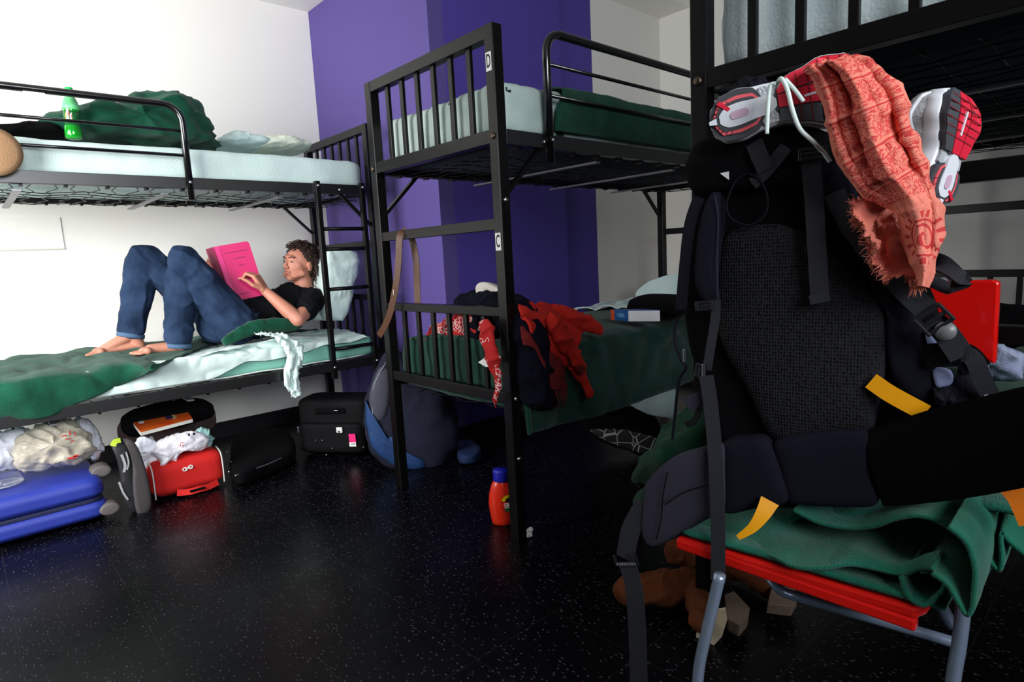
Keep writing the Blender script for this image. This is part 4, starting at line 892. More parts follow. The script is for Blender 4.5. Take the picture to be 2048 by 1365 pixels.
# black bag with crackle print
CRK = mat('crackle_print', (12, 12, 15), .6); nt = CRK.node_tree; N = nt.nodes; L = nt.links
tc = N.new('ShaderNodeTexCoord'); vo = N.new('ShaderNodeTexVoronoi'); vo.feature = 'DISTANCE_TO_EDGE'; vo.inputs['Scale'].default_value = 17
L.new(tc.outputs['Object'], vo.inputs['Vector']); g1 = N.new('ShaderNodeMath'); g1.operation = 'LESS_THAN'; g1.inputs[1].default_value = .035; L.new(vo.outputs['Distance'], g1.inputs[0])
mx = N.new('ShaderNodeMix'); mx.data_type = 'RGBA'; mx.inputs['A'].default_value = (.005, .005, .007, 1); mx.inputs['B'].default_value = (.30, .30, .32, 1)
L.new(g1.outputs[0], mx.inputs['Factor']); L.new(mx.outputs['Result'], N['Principled BSDF'].inputs['Base Color'])
hbag = thing('handbag', 'black bag with white crackle-pattern underside on the floor beneath the bunk marked C', 'bag', (-1.85, 2.35, 0))
c0 = mpx(1245, 915, 0); 
oo = [pl(u, v, (c0.x, c0.y, 0), V((.6, -.8, 0))) for u, v in ((1165, 850), (1180, 826), (1230, 815), (1290, 822), (1318, 850), (1320, 885), (1312, 915), (1260, 900), (1200, 878))]
blob('body', oo, (.6, -.8, 0), .07, .09, BLKF, hbag, ex=.5, amp=.01, seed=3)
oo = [pl(u, v, V((c0.x, c0.y, 0))+V((.06, -.08, 0)), V((.6, -.8, 0))) for u, v in ((1180, 862), (1230, 858), (1280, 866), (1316, 880), (1314, 912), (1280, 906), (1220, 885))]
blob('patterned_panel', oo, (.6, -.8, 0), .012, .02, CRK, hbag, ex=.5)
# detergent bottle behind the corner post
ORB = mat('orange_red_plastic', (226, 44, 18), .3, coat=.3)
c = mpx(1008, 1047, 0); db = thing('detergent_bottle', 'orange-red detergent bottle with a blue cap standing behind the corner post of the D bunk', 'bottle', c)
dv = (c-CAMP); dv.z = 0; dv.normalize(); rt = V((dv.y, -dv.x, 0))
M = Matrix([[rt.x, dv.x, 0, c.x], [rt.y, dv.y, 0, c.y], [0, 0, 1, 0], [0, 0, 0, 1]])
MB().lathe([(.040, 0), (.047, .004), (.050, .02), (.056, .06), (.058, .09), (.054, .13), (.044, .165), (.036, .18), (.032, .186)], 36, M, sx=1, sy=.62).build('body', ORB, db)
MB().lathe([(.033, .184), (.034, .188), (.034, .226), (.031, .232)], 30, M, sx=1, sy=.85).build('cap', mat('royal_blue_cap', (30, 34, 170), .35), db)
def onb(x, z, off=0.0):
    return M @ V((x, -.62*.0565*math.sqrt(max(0, 1-(x/.058)**2))-off, z))
LB = MB(); ng = 16
def ell(cx, cz, rx, rz, off, m, nm, a0=0, a1=2*math.pi):
    b = MB(); cn = onb(cx, cz, off); ps = [onb(cx+rx*math.cos(a0+(a1-a0)*k/24), cz+rz*math.sin(a0+(a1-a0)*k/24), off) for k in range(25)]
    b.add([cn]+ps, [(0, k+1, k+2) for k in range(24)]); return b.build(nm, m, db)
ell(.022, .098, .030, .040, .001, mat('label_red', (170, 20, 20), .4), 'label')
ell(.022, .108, .026, .026, .002, mat('label_yellow', (244, 206, 20), .4), 'label_sun', 0, math.pi)
ell(.024, .106, .014, .016, .003, INK, 'label_mark', 0, math.pi)
text('label_text', 'ERA', .030, frame(onb(.022, .088, .004), rt, (0, 0, 1)), STK, db, sx=.62)
ell(.024, .072, .018, .008, .0022, mat('label_green', (20, 110, 60), .4), 'label_band')
tag(blob('tissue', [mpx(u, v, .012) for u, v in ((1049, 1070), (1056, 1060), (1063, 1058), (1064, 1068), (1056, 1075))], (0, 0, 1), .012, .010, STK, amp=.008, sc=60), 'scrap of white tissue on the black floor near the corner post', 'tissue')

# ------------------------------------------------------------------ folding chair with the teal blanket
ALU = mat('chair_tube', (150, 166, 190), .28, .45)
CR = mat('red_chair_plastic', (216, 24, 16), .35, coat=.2)
sL, sR = mpx(1352, 1078, .45), mpx(1832, 1222, .45)
ch = thing('folding_chair', 'red folding chair on grey metal tube legs carrying the big backpack', 'chair', ((sL.x+sR.x)/2, 1.28, 0))
YB = 1.425
seat = [sL, sR, V((sR.x+.01, sR.y+.03, .45)), V((sR.x+.01, YB-.02, .45)), V((sL.x, YB-.02, .45))]
MB().prism([p-V((0, 0, .018)) for p in seat], (0, 0, .022)).build('seat', CR, ch, .006)
MB().prism([sL+V((0, -.002, -.022)), sR+V((0, -.002, -.040)), sR+V((0, .02, -.040)), sL+V((0, .02, -.022))], (0, 0, .022)).build('seat_rim', CR, ch, .004)
MB().prism([mpx(u, v, .445) for u, v in ((1812, 1212), (1836, 1183), (1850, 1178), (1874, 1168), (1866, 1210), (1850, 1192), (1838, 1200))], (0, 0, .012)).build('seat_bracket', CR, ch, .002)
for pts in (
    [px(1440, 1150, 1, 1.03), px(1418, 1245, 1, 1.03), px(1400, 1325, 1, 1.03), px(1392, 1390, 1, 1.03), px(1350, 1640, 1, 1.03)],
    [px(1930, 1190, 1, 1.20), px(1918, 1290, 1, 1.20), px(1904, 1380, 1, 1.20), px(1885, 1560, 1, 1.20)]):
    z_ = pts[-1]; k = pts[-2]; t_ = (k.z)/(k.z-z_.z) if k.z != z_.z else 1
    pts[-1] = k+(z_-k)*t_; pts[-1].z = .012
    lg = MB().tube(spline(pts, 24), .0115, 12).build('leg', ALU, ch)
    MB().lathe([(.016, 0), (.017, .004), (.015, .022), (.0135, .024)], 14, Matrix.Translation((pts[-1].x, pts[-1].y, 0))).build('rubber_foot', PLAS, lg)
for x_ in (sL.x+.06, sR.x+.02):
    MB().tube([(x_, YB+.01, .40), (x_, YB+.0, .45), (x_, YB+.0, .97)], .0115, 10).build('leg', ALU, ch)
MB().tube(spline([mpx(1458, 1118, .40), mpx(1520, 1140, .39), mpx(1560, 1180, .37), mpx(1600, 1196, .36), mpx(1760, 1242, .35), mpx(1922, 1290, .34)], 30), .0105, 10).build('cross_tube', ALU, ch)
MB().tube(spline([mpx(1868, 1188, .42), mpx(1885, 1220, .38), mpx(1905, 1255, .35)], 8), .012, 10).build('brace', mat('grey_brace', (70, 78, 94), .5, .3), ch)
oo = [px(u, v, 1, YB-.015) for u, v in ((1998, 566), (1990, 725), (1986, 730), (1975, 722), (1560, 690), (1550, 600), (1560, 572), (1988, 560))]
MB().prism(oo, (0, .022, 0)).build('backrest', mat('red_chair_back', (236, 20, 14), .22, coat=.3), ch, .008)
# teal blanket folded on the seat
rows = []
F1 = [(1335, 1062), (1370, 1060), (1440, 1082), (1500, 1100), (1550, 1118), (1590, 1136), (1640, 1138), (1690, 1130), (1740, 1138), (1800, 1150), (1840, 1140), (1868, 1142)]
def bl(y, v0, amp_, ph): return 0
tb = thing('blanket', 'teal green fleece blanket folded over the chair seat beneath the backpack', 'blanket', (-.45, 1.2, .47))
fr = [px(u, v, 1, 1.115+.02*math.sin(i*.9)) for i, (u, v) in enumerate(F1)]
r0 = [p.copy() for p in fr]
r1 = [V((p.x, 1.16, max(.475, p.z+.012))) for p in fr]
r2 = [V((p.x, 1.26, .50+.010*math.sin(p.x*30))) for p in fr]
r3 = [V((p.x, 1.40, .53)) for p in fr]
cloth('under_fold', [[V((sL.x+.01+(sR.x+.03-sL.x)*k/12, sL.y+(sR.y-sL.y)*k/12+.004+.09*j, .468+.004*j)) for k in range(13)] for j in range(4)], TEAL, 12, 24, .010, amp=.002, parent=tb)
cloth('lower_fold', [r0, r1, r2, r3], TEAL, 40, 90, .007, amp=.004, sc=8, seed=2, parent=tb)
# right-hand roll and drop
roll = []
for y_, k in ((1.10, 1), (1.16, 1), (1.26, .9), (1.38, .8)):
    pr = [px(1868, 1142, 1, 1.115), px(1900, 1165, 1, 1.115), px(1925, 1205, 1, 1.115), px(1940, 1222, 1, 1.115), px(1952, 1190, 1, 1.115), px(1955, 1130, 1, 1.115), px(1935, 1080, 1, 1.115), px(1900, 1050, 1, 1.115)]
    roll.append([V((p.x+.0*(y_-1.1), y_, p.z+(y_-1.10)*.12)) for p in pr])
cloth('roll', roll, TEAL, 30, 60, .007, amp=.003, sc=9, seed=5, parent=tb)
inner = []
for y_ in (1.125, 1.2, 1.3): inner.append([V((p.x, y_, p.z)) for p in [px(u, v, 1, 1.125) for u, v in ((1800, 1155), (1815, 1195), (1850, 1212), (1885, 1180), (1880, 1150), (1840, 1145))]])
cloth('inner_roll', inner, TEAL, 16, 50, .007, amp=.002, parent=tb)
F2 = [(1585, 1022), (1640, 1050), (1700, 1056), (1750, 1050), (1810, 1036), (1850, 1036), (1890, 1052), (1930, 1085), (1962, 1112)]
f2 = [px(u, v, 1, 1.17+.012*math.sin(i)) for i, (u, v) in enumerate(F2)]
cloth('middle_fold', [f2, [V((p.x, 1.24, p.z+.014)) for p in f2], [V((p.x, 1.40, p.z+.03)) for p in f2]], TEAL, 26, 70, .007, amp=.005, sc=8, seed=7, parent=tb)
F3 = [(1850, 1010), (1900, 1030), (1940, 1055), (1965, 1100), (1998, 1140), (2000, 1070), (2025, 1090), (2050, 1110)]
f3 = [px(u, v, 1, 1.21) for u, v in F3]
cloth('upper_fold', [f3, [V((p.x, 1.29, p.z+.02)) for p in f3], [V((p.x, 1.42, max(p.z, .5)+.03)) for p in f3]], TEAL, 24, 70, .007, amp=.005, sc=8, seed=9, parent=tb)
F1b = [(1545, 1022), (1580, 1030), (1600, 1020), (1640, 1010), (1700, 1012), (1800, 1004), (1900, 1000), (1980, 995), (2060, 1010)]
f4 = [px(u, v, 1, 1.25) for u, v in F1b]
cloth('top_fold', [[V((p.x, 1.22, p.z-.012)) for p in f4], f4, [V((p.x, 1.42, p.z+.02)) for p in f4]], TEAL, 20, 60, .008, amp=.006, sc=8, seed=14, parent=tb)
# green fleece sleeve left of the pack
gs = thing('fleece_jacket', 'dark green fleece hanging in rolls left of the hip belt of the big backpack', 'jacket', (-.9, 1.35, .5))
def W(u, v, y): return px(u, v, 1, y)
rows = [[W(1385, 790, 1.38), W(1430, 800, 1.34), W(1450, 860, 1.34), W(1455, 930, 1.36)],
        [W(1345, 845, 1.37), W(1390, 860, 1.30), W(1410, 900, 1.31), W(1400, 960, 1.36)],
        [W(1310, 895, 1.36), W(1340, 900, 1.29), W(1365, 930, 1.29), W(1360, 990, 1.35)],
        [W(1283, 930, 1.36), W(1300, 918, 1.30), W(1325, 925, 1.28), W(1345, 990, 1.33)],
        [W(1278, 975, 1.38), W(1272, 960, 1.34), W(1300, 960, 1.34), W(1320, 1010, 1.36)]]
GRN2 = mat('bottle_green_fleece', (8, 66, 42), .95, spec=.15, bump=.5, bscale=350, sheen=.2)
cloth('sleeve', rows, GRN2, 50, 30, .01, amp=.012, sc=9, seed=2, rid=.014, rsc=8, parent=gs)
rows = [[W(1278, 985, 1.37), W(1268, 1005, 1.35), W(1275, 1030, 1.36)], [W(1310, 965, 1.34), W(1300, 990, 1.31), W(1300, 1025, 1.34)], [W(1350, 960, 1.36), W(1350, 990, 1.33), W(1340, 1030, 1.35)]]
cloth('hem', rows, GRN2, 20, 20, .01, amp=.006, sc=9, seed=4, parent=gs)

# ------------------------------------------------------------------ big trekking backpack
TH = math.radians(11); KN = V((math.sin(TH), -math.cos(TH), .0)).normalized(); KP = V((-.46, 1.20, .9))
def K(u, v, off=0.0): return pl(u, v, KP+KN*off, KN)
bp = thing('trekking_backpack', 'huge black trekking backpack standing on the red folding chair in the foreground', 'backpack', (-.45, 1.25, .52))
ol = [K(u, v, -.03) for u, v in ((1392, 410), (1385, 350), (1400, 300), (1470, 270), (1600, 250), (1690, 290), (1730, 360), (1770, 440), (1830, 520), (1872, 610), (1890, 700), (1885, 800), (1850, 900), (1780, 985), (1650, 1010), (1520, 1005), (1455, 930), (1420, 800), (1375, 660), (1372, 520))]
blob('body', ol, KN, .03, .15, BLKF, bp, ex=.42, amp=.005, sc=10, rings=18, res=120)
ol = [K(u, v, -.03) for u, v in ((1388, 340), (1400, 290), (1470, 270), (1560, 262), (1660, 268), (1700, 310), (1712, 350), (1640, 375), (1520, 385), (1410, 390))]
blob('lid_pocket', ol, KN, .065, .15, BLKF, bp, ex=.5, amp=.008, sc=12, seed=5, rid=.008)
# mesh back panel with honeycomb weave
HEX = mat('honeycomb_mesh', (16, 16, 18), .75, spec=.12); nt = HEX.node_tree; N = nt.nodes; L = nt.links
tc = N.new('ShaderNodeTexCoord'); mpn = N.new('ShaderNodeMapping'); mpn.inputs['Scale'].default_value = (1, .02, .8); L.new(tc.outputs['Object'], mpn.inputs[0])
vo = N.new('ShaderNodeTexVoronoi'); vo.inputs['Scale'].default_value = 190; vo.inputs['Randomness'].default_value = .25; L.new(mpn.outputs[0], vo.inputs['Vector'])
cr = N.new('ShaderNodeValToRGB'); cr.color_ramp.elements[0].position = .3; cr.color_ramp.elements[0].color = (.001, .001, .0012, 1); cr.color_ramp.elements[1].position = .55; cr.color_ramp.elements[1].color = (.017, .017, .02, 1)
L.new(vo.outputs['Distance'], cr.inputs[0]); L.new(cr.outputs[0], N['Principled BSDF'].inputs['Base Color'])
bpn = N.new('ShaderNodeBump'); bpn.inputs['Strength'].default_value = .9; bpn.inputs['Distance'].default_value = .003; L.new(vo.outputs['Distance'], bpn.inputs['Height']); L.new(bpn.outputs[0], N['Principled BSDF'].inputs['Normal'])
ol = [K(u, v, 0) for u, v in ((1455, 470), (1500, 452), (1570, 450), (1640, 480), (1700, 530), (1755, 590), (1772, 640), (1772, 740), (1755, 820), (1742, 862), (1680, 868), (1600, 880), (1545, 870), (1500, 780), (1450, 690), (1436, 620), (1440, 540))]
blob('mesh_panel', ol, KN, .03, .03, HEX, bp, ex=.4, rings=14, res=100)
NAVF = mat('navy_foam_fabric', (21, 20, 32), .85, spec=.12, bump=.2, bscale=600)
ol = [K(u, v, .015) for u, v in ((1552, 880), (1620, 862), (1700, 856), (1740, 862), (1752, 930), (1758, 1000), (1700, 1010), (1610, 1004), (1575, 995), (1558, 930))]
blob('lumbar_pad', ol, KN, .03, .03, NAVF, bp, ex=.4)
ol = [K(u, v, -.005) for u, v in ((1705, 480), (1780, 560), (1830, 620), (1868, 700), (1872, 790), (1840, 812), (1790, 760), (1775, 700), (1772, 620), (1740, 560))]
blob('side_panel', ol, KN, .03, .03, NAVF, bp, ex=.5)
# left foam hip belt wing
ol = [K(u, v, .025) for u, v in ((1448, 885), (1500, 872), (1540, 880), (1570, 950), (1578, 1000), (1520, 1012), (1450, 1020), (1445, 950))]
blob('belt_padding', ol, KN, .03, .03, NAVF, bp, ex=.45)
GRF = mat('grey_foam_fabric', (54, 52, 64), .85, spec=.12, bump=.2, bscale=600)
hb_o = [K(u, v, .05) for u, v in ((1446, 892), (1452, 950), (1448, 1020), (1400, 1045), (1330, 1085), (1305, 1090), (1292, 1060), (1296, 1000), (1302, 962), (1350, 915), (1400, 895))]
hbw = blob('hip_belt_wing', hb_o, V((-.3, -.95, .0)), .022, .03, GRF, bp, ex=.4)
MB().tube(spline([K(u, v, .079) for u, v in ((1335, 945), (1326, 990), (1322, 1040), (1312, 1080))], 12), .0015, 5).build('seam', BLKF, hbw)
MB().tube(spline([K(u, v, .079) for u, v in ((1330, 1010), (1370, 985), (1420, 970), (1445, 965))], 12), .0012, 5).build('seam', BLKF, hbw)
# right hip belt wing sweeping toward the viewer
E1 = [K(1735, 868, .02), K(1850, 828, .05), K(1960, 800, .09), K(2090, 770, .14), K(2240, 745, .2)]
E2 = [K(1770, 1004, .02), K(1850, 1000, .05), K(1960, 985, .09), K(2090, 960, .14), K(2240, 930, .2)]
rows = []
for a, b_ in zip(E1, E2):
    rows.append([a, a.lerp(b_, .2)+KN*.012, a.lerp(b_, .5)+KN*.018, a.lerp(b_, .8)+KN*.012, b_])
cloth('hip_belt_wing', rows, mat('matte_black_foam', (4, 4, 6), .95, spec=.1), 40, 24, .022, parent=bp)
# right shoulder strap, compression straps, buckles
def strap(nm, pts, wd, m=WEB, off=.03, parent=bp, n=None, th=.0028): return ribbon(nm, [K(u, v, off if len(p) < 3 else p[2]) for p in pts for u, v in [p[:2]]], wd, m, parent, n=n or KN, thick=th)
ol = [K(u, v, .02) for u, v in ((1690, 330), (1720, 400), (1775, 480), (1810, 555), (1790, 570), (1740, 530), (1690, 470), (1655, 400), (1650, 340))]
blob('shoulder_pad', ol, KN, .022, .02, NAVF, bp, ex=.45)
strap('shoulder_strap', [(1695, 440, .04), (1740, 500, .045), (1800, 570, .05), (1855, 622, .055)], .036)
strap('shoulder_strap', [(1862, 640, .06), (1890, 665, .055), (1925, 715, .05)], .036)
def buckle(u, v, off, ang, sx, sz, knob=True):
    M = frame(K(u, v, off), V((math.cos(ang)*math.cos(TH), math.cos(ang)*math.sin(TH), math.sin(ang))), V((-math.sin(ang), 0, math.cos(ang))))
    b = MB()
    for y in (-sz, 0, sz): b.box((-sx, y-.0035, -.003), (sx, y+.0035, .005), M)
    for x in (-sx, sx): b.box((x-.003, -sz-.003, -.004), (x+.003, sz+.003, .006), M)
    o = b.build('buckle', PLAS, bp, .0015)
    if knob:
        MB().lathe([(.002, 0), (.016, .001), (.015, .006), (.002, .008)], 18, M @ Matrix.Translation((0, -sz-.009, -.002))).build('release_tab', mat('buckle_grey', (112, 112, 116), .35), o)
    return o
buckle(1868, 640, .062, math.radians(42), .021, .015)
# loop of webbing to the right of the scarf
strap('webbing_loop', [(1845, 548, .03), (1880, 535, .06), (1920, 555, .08), (1912, 582, .06), (1860, 560, .03)], .028, n=V((.1, -.4, .9)))
strap('compression_strap', [(1868, 520, -.02), (1890, 530, .0), (1930, 570, .02)], .026)
strap('compression_strap', [(1895, 708, .04), (1925, 708, .05), (1948, 720, .055), (1965, 760, .045), (1985, 798, .03)], .026)
strap('compression_strap', [(1850, 712, .035), (1890, 710, .045), (1930, 712, .05), (1955, 740, .05)], .040, BLKF)
MB().lathe([(.001, 0), (.004, .002), (.002, .004)], 10, frame(K(1973, 792, .05), (1,0,0), (0,0,1))).build('snap', STEEL, bp)
ol = [K(u, v, 0) for u, v in ((1885, 790), (1905, 760), (1930, 748), (1950, 760), (1968, 800), (1945, 818), (1895, 815))]
blob('side_pocket', ol, KN, .02, .04, BLKF2, bp, ex=.5, amp=.008, sc=30)
pl_ = mat('pale_blue_print', (150, 160, 200), .8, rgb2=(90, 96, 140), vscale=22)
for ol in (((1850, 660), (1866, 668), (1874, 690), (1868, 702), (1858, 695)), ((1868, 738), (1900, 742), (1905, 765), (1880, 775), (1870, 765))):
    blob('printed_cloth', [K(u, v, .01) for u, v in ol], KN, .018, .02, pl_, bp, ex=.5)
blob('gathered_pocket', [K(u, v, .0) for u, v in ((1872, 772), (1905, 768), (1908, 800), (1895, 815), (1880, 812))], KN, .03, .02, BLKF2, bp, ex=.6, amp=.006, sc=60, rid=.01, rsc=50)
# straps on the top and long loose strap over the mesh
strap('lid_strap', [(1508, 285, .04), (1518, 310, .045), (1532, 340, .04)], .030)
strap('lid_strap', [(1505, 368, .03), (1530, 345, .035), (1558, 312, .04), (1575, 290, .03)], .024)
strap('loose_strap', [(1620, 318, .045), (1628, 400, .05), (1634, 500, .055), (1640, 602, .05)], .031)
strap('strap_end', [(1637, 588, .056), (1641, 606, .056)], .033)
strap('load_strap', [(1632, 322, .035), (1665, 380, .035), (1690, 430, .03)], .036, BLKF2)
strap('load_strap', [(1668, 385, .04), (1700, 450, .045), (1725, 480, .045)], .034)
buckle(1625, 308, .05, 0, .020, .008, False)
MB().tube(spline([K(u, v, .035) for u, v in ((1492, 348), (1470, 365), (1453, 410), (1465, 440), (1500, 450), (1530, 430), (1535, 395), (1520, 360), (1498, 348))], 50), .0022, 6).build('cord_loop', BLKF2, bp)
MB().prism([K(u, v, .04) for u, v in ((1440, 347), (1458, 343), (1458, 360))], KN*.001).build('fabric_tag', STK, bp)
# left shoulder harness hanging down the left edge
ol = [K(u, v, .02) for u, v in ((1430, 385), (1445, 400), (1444, 480), (1438, 560), (1442, 605), (1430, 612), (1410, 600), (1395, 560), (1400, 480), (1412, 420))]
blob('shoulder_pad', ol, KN, .03, .03, NAVF, bp, ex=.45)
strap('shoulder_strap', [(1398, 395, .03), (1380, 450, .035), (1370, 530, .035), (1362, 620, .03)], .024, BLKF2)
strap('shoulder_strap', [(1432, 600, .045), (1430, 640, .045), (1422, 690, .045), (1414, 740, .045)], .018)
MB().tube(spline([K(u, v, .052) for u, v in ((1430, 392), (1437, 440), (1434, 520), (1436, 600))], 20), .0012, 5).build('stitching', GRF, bp)
buckle(1410, 612, .05, math.radians(5), .016, .007, False)
buckle(1402, 742, .05, math.radians(80), .012, .008, False)
strap('chest_strap', [(1385, 618, .04), (1355, 640, .03), (1350, 680, .03), (1362, 718, .03), (1372, 736, .03), (1358, 762, .03), (1350, 830, .03), (1345, 880, .03)], .008, BLKF2, n=V((1, 0, .2)))
for u, v in ((1370, 712), (1408, 742)):
    MB().box((-.003, -.014, 0), (.003, .014, .004), frame(K(u, v, .055), (1, .1, 0), (0, 0, 1))).build('metal_clip', STEEL, bp, .001)
strap('long_strap', [(1412, 752, .06), (1420, 800, .065), (1428, 880, .075), (1433, 960, .085), (1436, 1060, .085), (1436, 1164, .08)], .029)
strap('strap_loop', [(1412, 760, .045), (1405, 800, .05), (1390, 840, .04), (1372, 850, .02)], .014)
MB().prism([K(u, v, .05) for u, v in ((1366, 800), (1404, 778), (1406, 805), (1383, 826))], KN*.0015).build('care_tag', GRF, bp)
# waist strap through its buckle, hanging to the floor
wu = [K(u, v, o) for u, v, o in ((1290, 1010, .06), (1262, 1060, .06), (1250, 1118, .06))]
ribbon('waist_strap', wu, .044, WEB, bp, n=KN, thick=.003)
ribbon('waist_strap', [K(1253, 1125, .075), K(1268, 1180, .075), K(1275, 1280, .07), K(1277, 1400, .065), K(1272, 1560, .05)], .044, WEB, bp, n=KN, thick=.003)
M = frame(K(1252, 1122, .08), V((math.cos(.28)*math.cos(TH), math.cos(.28)*math.sin(TH), math.sin(.28))), (0, 0, 1))
b = MB(); b.box((-.028, -.010, -.002), (.028, -.003, .004), M); b.box((-.030, -.012, -.003), (-.026, .014, .005), M); b.box((.026, -.012, -.003), (.030, .018, .005), M)
bu = b.build('ladder_buckle', PLAS, bp, .001)
for k in range(8): MB().box((-.024+k*.0064, -.009, .004), (-.0205+k*.0064, -.003, .006), M).build('buckle_tooth', mat('chrome_edge', (225, 225, 230), .2, .8), bu)
# amber straps
strap('amber_strap', [(1742, 762, .035), (1775, 785, .04), (1812, 806, .04), (1850, 826, .03)], .030, YEL)
ribbon('amber_strap', [K(1540, 1002, .06), K(1525, 1030, .075), K(1505, 1056, .085), K(1476, 1076, .09)], (.036, .010), YEL, bp, n=KN+V((.3, 0, .5)), thick=.002)
strap('amber_strap', [(2020, 975, .10), (2040, 1000, .10), (2062, 1050, .10)], .030, mat('orange_strap', (232, 120, 20), .5), n=KN)

# ------------------------------------------------------------------ running shoes on top
SILV = mat('silver_mesh', (196, 200, 204), .45, .25, var=.12, vscale=60, bump=.3, bscale=250)
WHT = mat('shoe_white', (232, 234, 240), .4); GRY = mat('outsole_grey', (66, 68, 74), .7); RB = mat('outsole_red', (226, 36, 62), .45); PNK = mat('shoe_pink', (240, 96, 104), .5)
def shoe_w(s):  # half width left(-)/right(+) along the sole, s 0 heel .. 1 toe
    f = [(0, .0), (.03, .020), (.10, .031), (.20, .034), (.33, .029), (.45, .027), (.58, .034), (.72, .043), (.85, .040), (.94, .028), (.99, .012), (1, .0)]
    for (a, x), (b_, y) in zip(f, f[1:]):
        if a <= s <= b_: t = (s-a)/(b_-a); t = t*t*(3-2*t) if 0 < s else t; return x+(y-x)*t
    return 0
_sw = shoe_w
def shoe_w(s): return _sw(s)*1.32
def shoe(label, M, L_=.285, flipx=1):
    """local: x across, y heel->toe, z up from the sole bottom"""
    t = thing('running_shoe', label, 'shoe', M.translation)
    def off(s): return flipx*(.004*math.sin(s*math.pi*1.3))
    def ringz(z, gro, nseg=40):
        out = []
        for k in range(nseg):
            s = (1-math.cos(math.pi*k/nseg))/2; out.append(V((off(s)+shoe_w(s)*gro, s*L_, z)))
        for k in range(nseg):
            s = (1-math.cos(math.pi*(nseg-k)/nseg))/2; out.append(V((off(s)-shoe_w(s)*gro, s*L_, z)))
        return out
    def rings(lst, name, m, parent=None):
        vs = [M @ p for r in lst for p in r]; n = len(lst[0]); R = len(lst)
        fs = [(i*n+k, i*n+(k+1) % n, (i+1)*n+(k+1) % n, (i+1)*n+k) for i in range(R-1) for k in range(n)]+[tuple(range(n))[::-1], tuple((R-1)*n+k for k in range(n))]
        return MB().add(vs, fs, True).build(name, m, parent or t)
    def warp(r, zf): return [V((p.x, p.y, p.z+zf(p.y/L_))) for p in r]
    toe = lambda s: .018*max(0, (s-.72)/.28)**2
    heelz = lambda s: .006*max(0, (.1-s)/.1)**2
    zf = lambda s: toe(s)+heelz(s)
    rings([warp(ringz(.006, .95), zf), warp(ringz(.010, 1.03), zf), warp(ringz(.024, 1.06), lambda s: zf(s)+.008*(1-s)), warp(ringz(.030, .98), lambda s: zf(s)+.010*(1-s))], 'midsole', WHT)
    up = []
    for f, g in ((0, 1.0), (.25, 1.05), (.5, 1.0), (.7, .88), (.85, .66), (1, .34)):
        up.append([V((p.x, p.y if p.y < L_*.9 else p.y-(p.y-L_*.9)*.5*f, .026+(.052+.03*(1-min(1, max(0, (p.y/L_-.25)/.6))))*f)) for p in ringz(0, g)])
    rings(up, 'upper', SILV)
    # collar and tongue
    cb = MB(); cb.tube([M @ V((.022*math.cos(a), L_*.24+.048*math.sin(a), .104-.012*math.sin(a))) for a in [2*math.pi*k/24 for k in range(24)]], .009, 8, closed=True); cb.build('collar', mat('shoe_lining', (150, 154, 160), .8), t)
    MB().lathe([(.021, 0), (.020, .002)], 20, M @ Matrix.Translation((0, L_*.24, .100)) @ Matrix.Diagonal((1, 2.1, 1, 1))).build('insole', GRY, t)
    # outsole: forefoot pod, heel horseshoe, shank
    def pod(name, s0, s1, m, g0=.96, z0=.0, side=None, inset=0.0):
        pts = []; n = 24
        for k in range(n+1):
            s = s0+(s1-s0)*k/n; w_ = shoe_w(s)*g0-inset; e = min(1, (k+.6)/4, (n-k+.6)/4)**.5; hi = w_ if side != -1 else -.002; pts.append(V((off(s)+hi*e, s*L_, z0+zf(s))))
        for k in range(n+1):
            s = s1-(s1-s0)*k/n; w_ = shoe_w(s)*g0-inset; e = min(1, (k+.6)/4, (n-k+.6)/4)**.5; lo = -w_ if side != 1 else .002; pts.append(V((off(s)+lo*e, s*L_, z0+zf(s))))
        h = V((0, 0, .008)); nn = len(pts)
        return MB().add([M @ p for p in pts]+[M @ (p+h) for p in pts], [tuple(range(nn)), tuple(range(nn, 2*nn))[::-1]]+[(i, (i+1) % nn, nn+(i+1) % nn, nn+i) for i in range(nn)]).build(name, m, t)
    pod('heel_rubber', .0, .36, GRY, .98, -.001)
    pod('heel_ring', .04, .35, PNK, .72, -.0025)
    pod('heel_ring_core', .06, .34, GRY, .58, -.0035)
    b = pod('heel_shank', .08, .44, WHT, .44, -.005)
    pod('shank', .33, .47, SILV, .9, .001)
    tw = pod('heel_window', .15, .27, mat('pink_window', (214, 180, 200), .3), .16, -.0065)
    MB().prism([M @ V((x, y, -.0062)) for x, y in ((-.006, L_*.06), (.006, L_*.06), (.003, L_*.012), (-.003, L_*.012))], (M.to_3x3() @ V((0, 0, .006)))).build('heel_notch', WHT, t)
    MB().prism([M @ V((flipx*x, y, -.0055)) for x, y in ((.012, L_*.14), (.016, L_*.16), (.034, L_*.10), (.030, L_*.075))], (M.to_3x3() @ V((0, 0, .006)))).build('heel_notch', RB, t)
    pod('forefoot_rubber', .43, .985, GRY, .98, -.001)
    for k in range(3):
        a = -1+k*.66+.04; 
        pts = []; n = 16
        for i in range(n+1): s = .45+.51*i/n; pts.append(V((off(s)+shoe_w(s)*flipx*(-(a+.60)), s*L_, -.004+zf(s))))
        for i in range(n+1): s = .96-.51*i/n; pts.append(V((off(s)+shoe_w(s)*flipx*(-a), s*L_, -.004+zf(s))))
        nn = len(pts); h = V((0, 0, .006))
        if k < 2 or True: MB().add([M @ p for p in pts]+[M @ (p+h) for p in pts], [tuple(range(nn)), tuple(range(nn, 2*nn))[::-1]]+[(i, (i+1) % nn, nn+(i+1) % nn, nn+i) for i in range(nn)]).build('tread_block', RB if k < 2 else GRY, t)
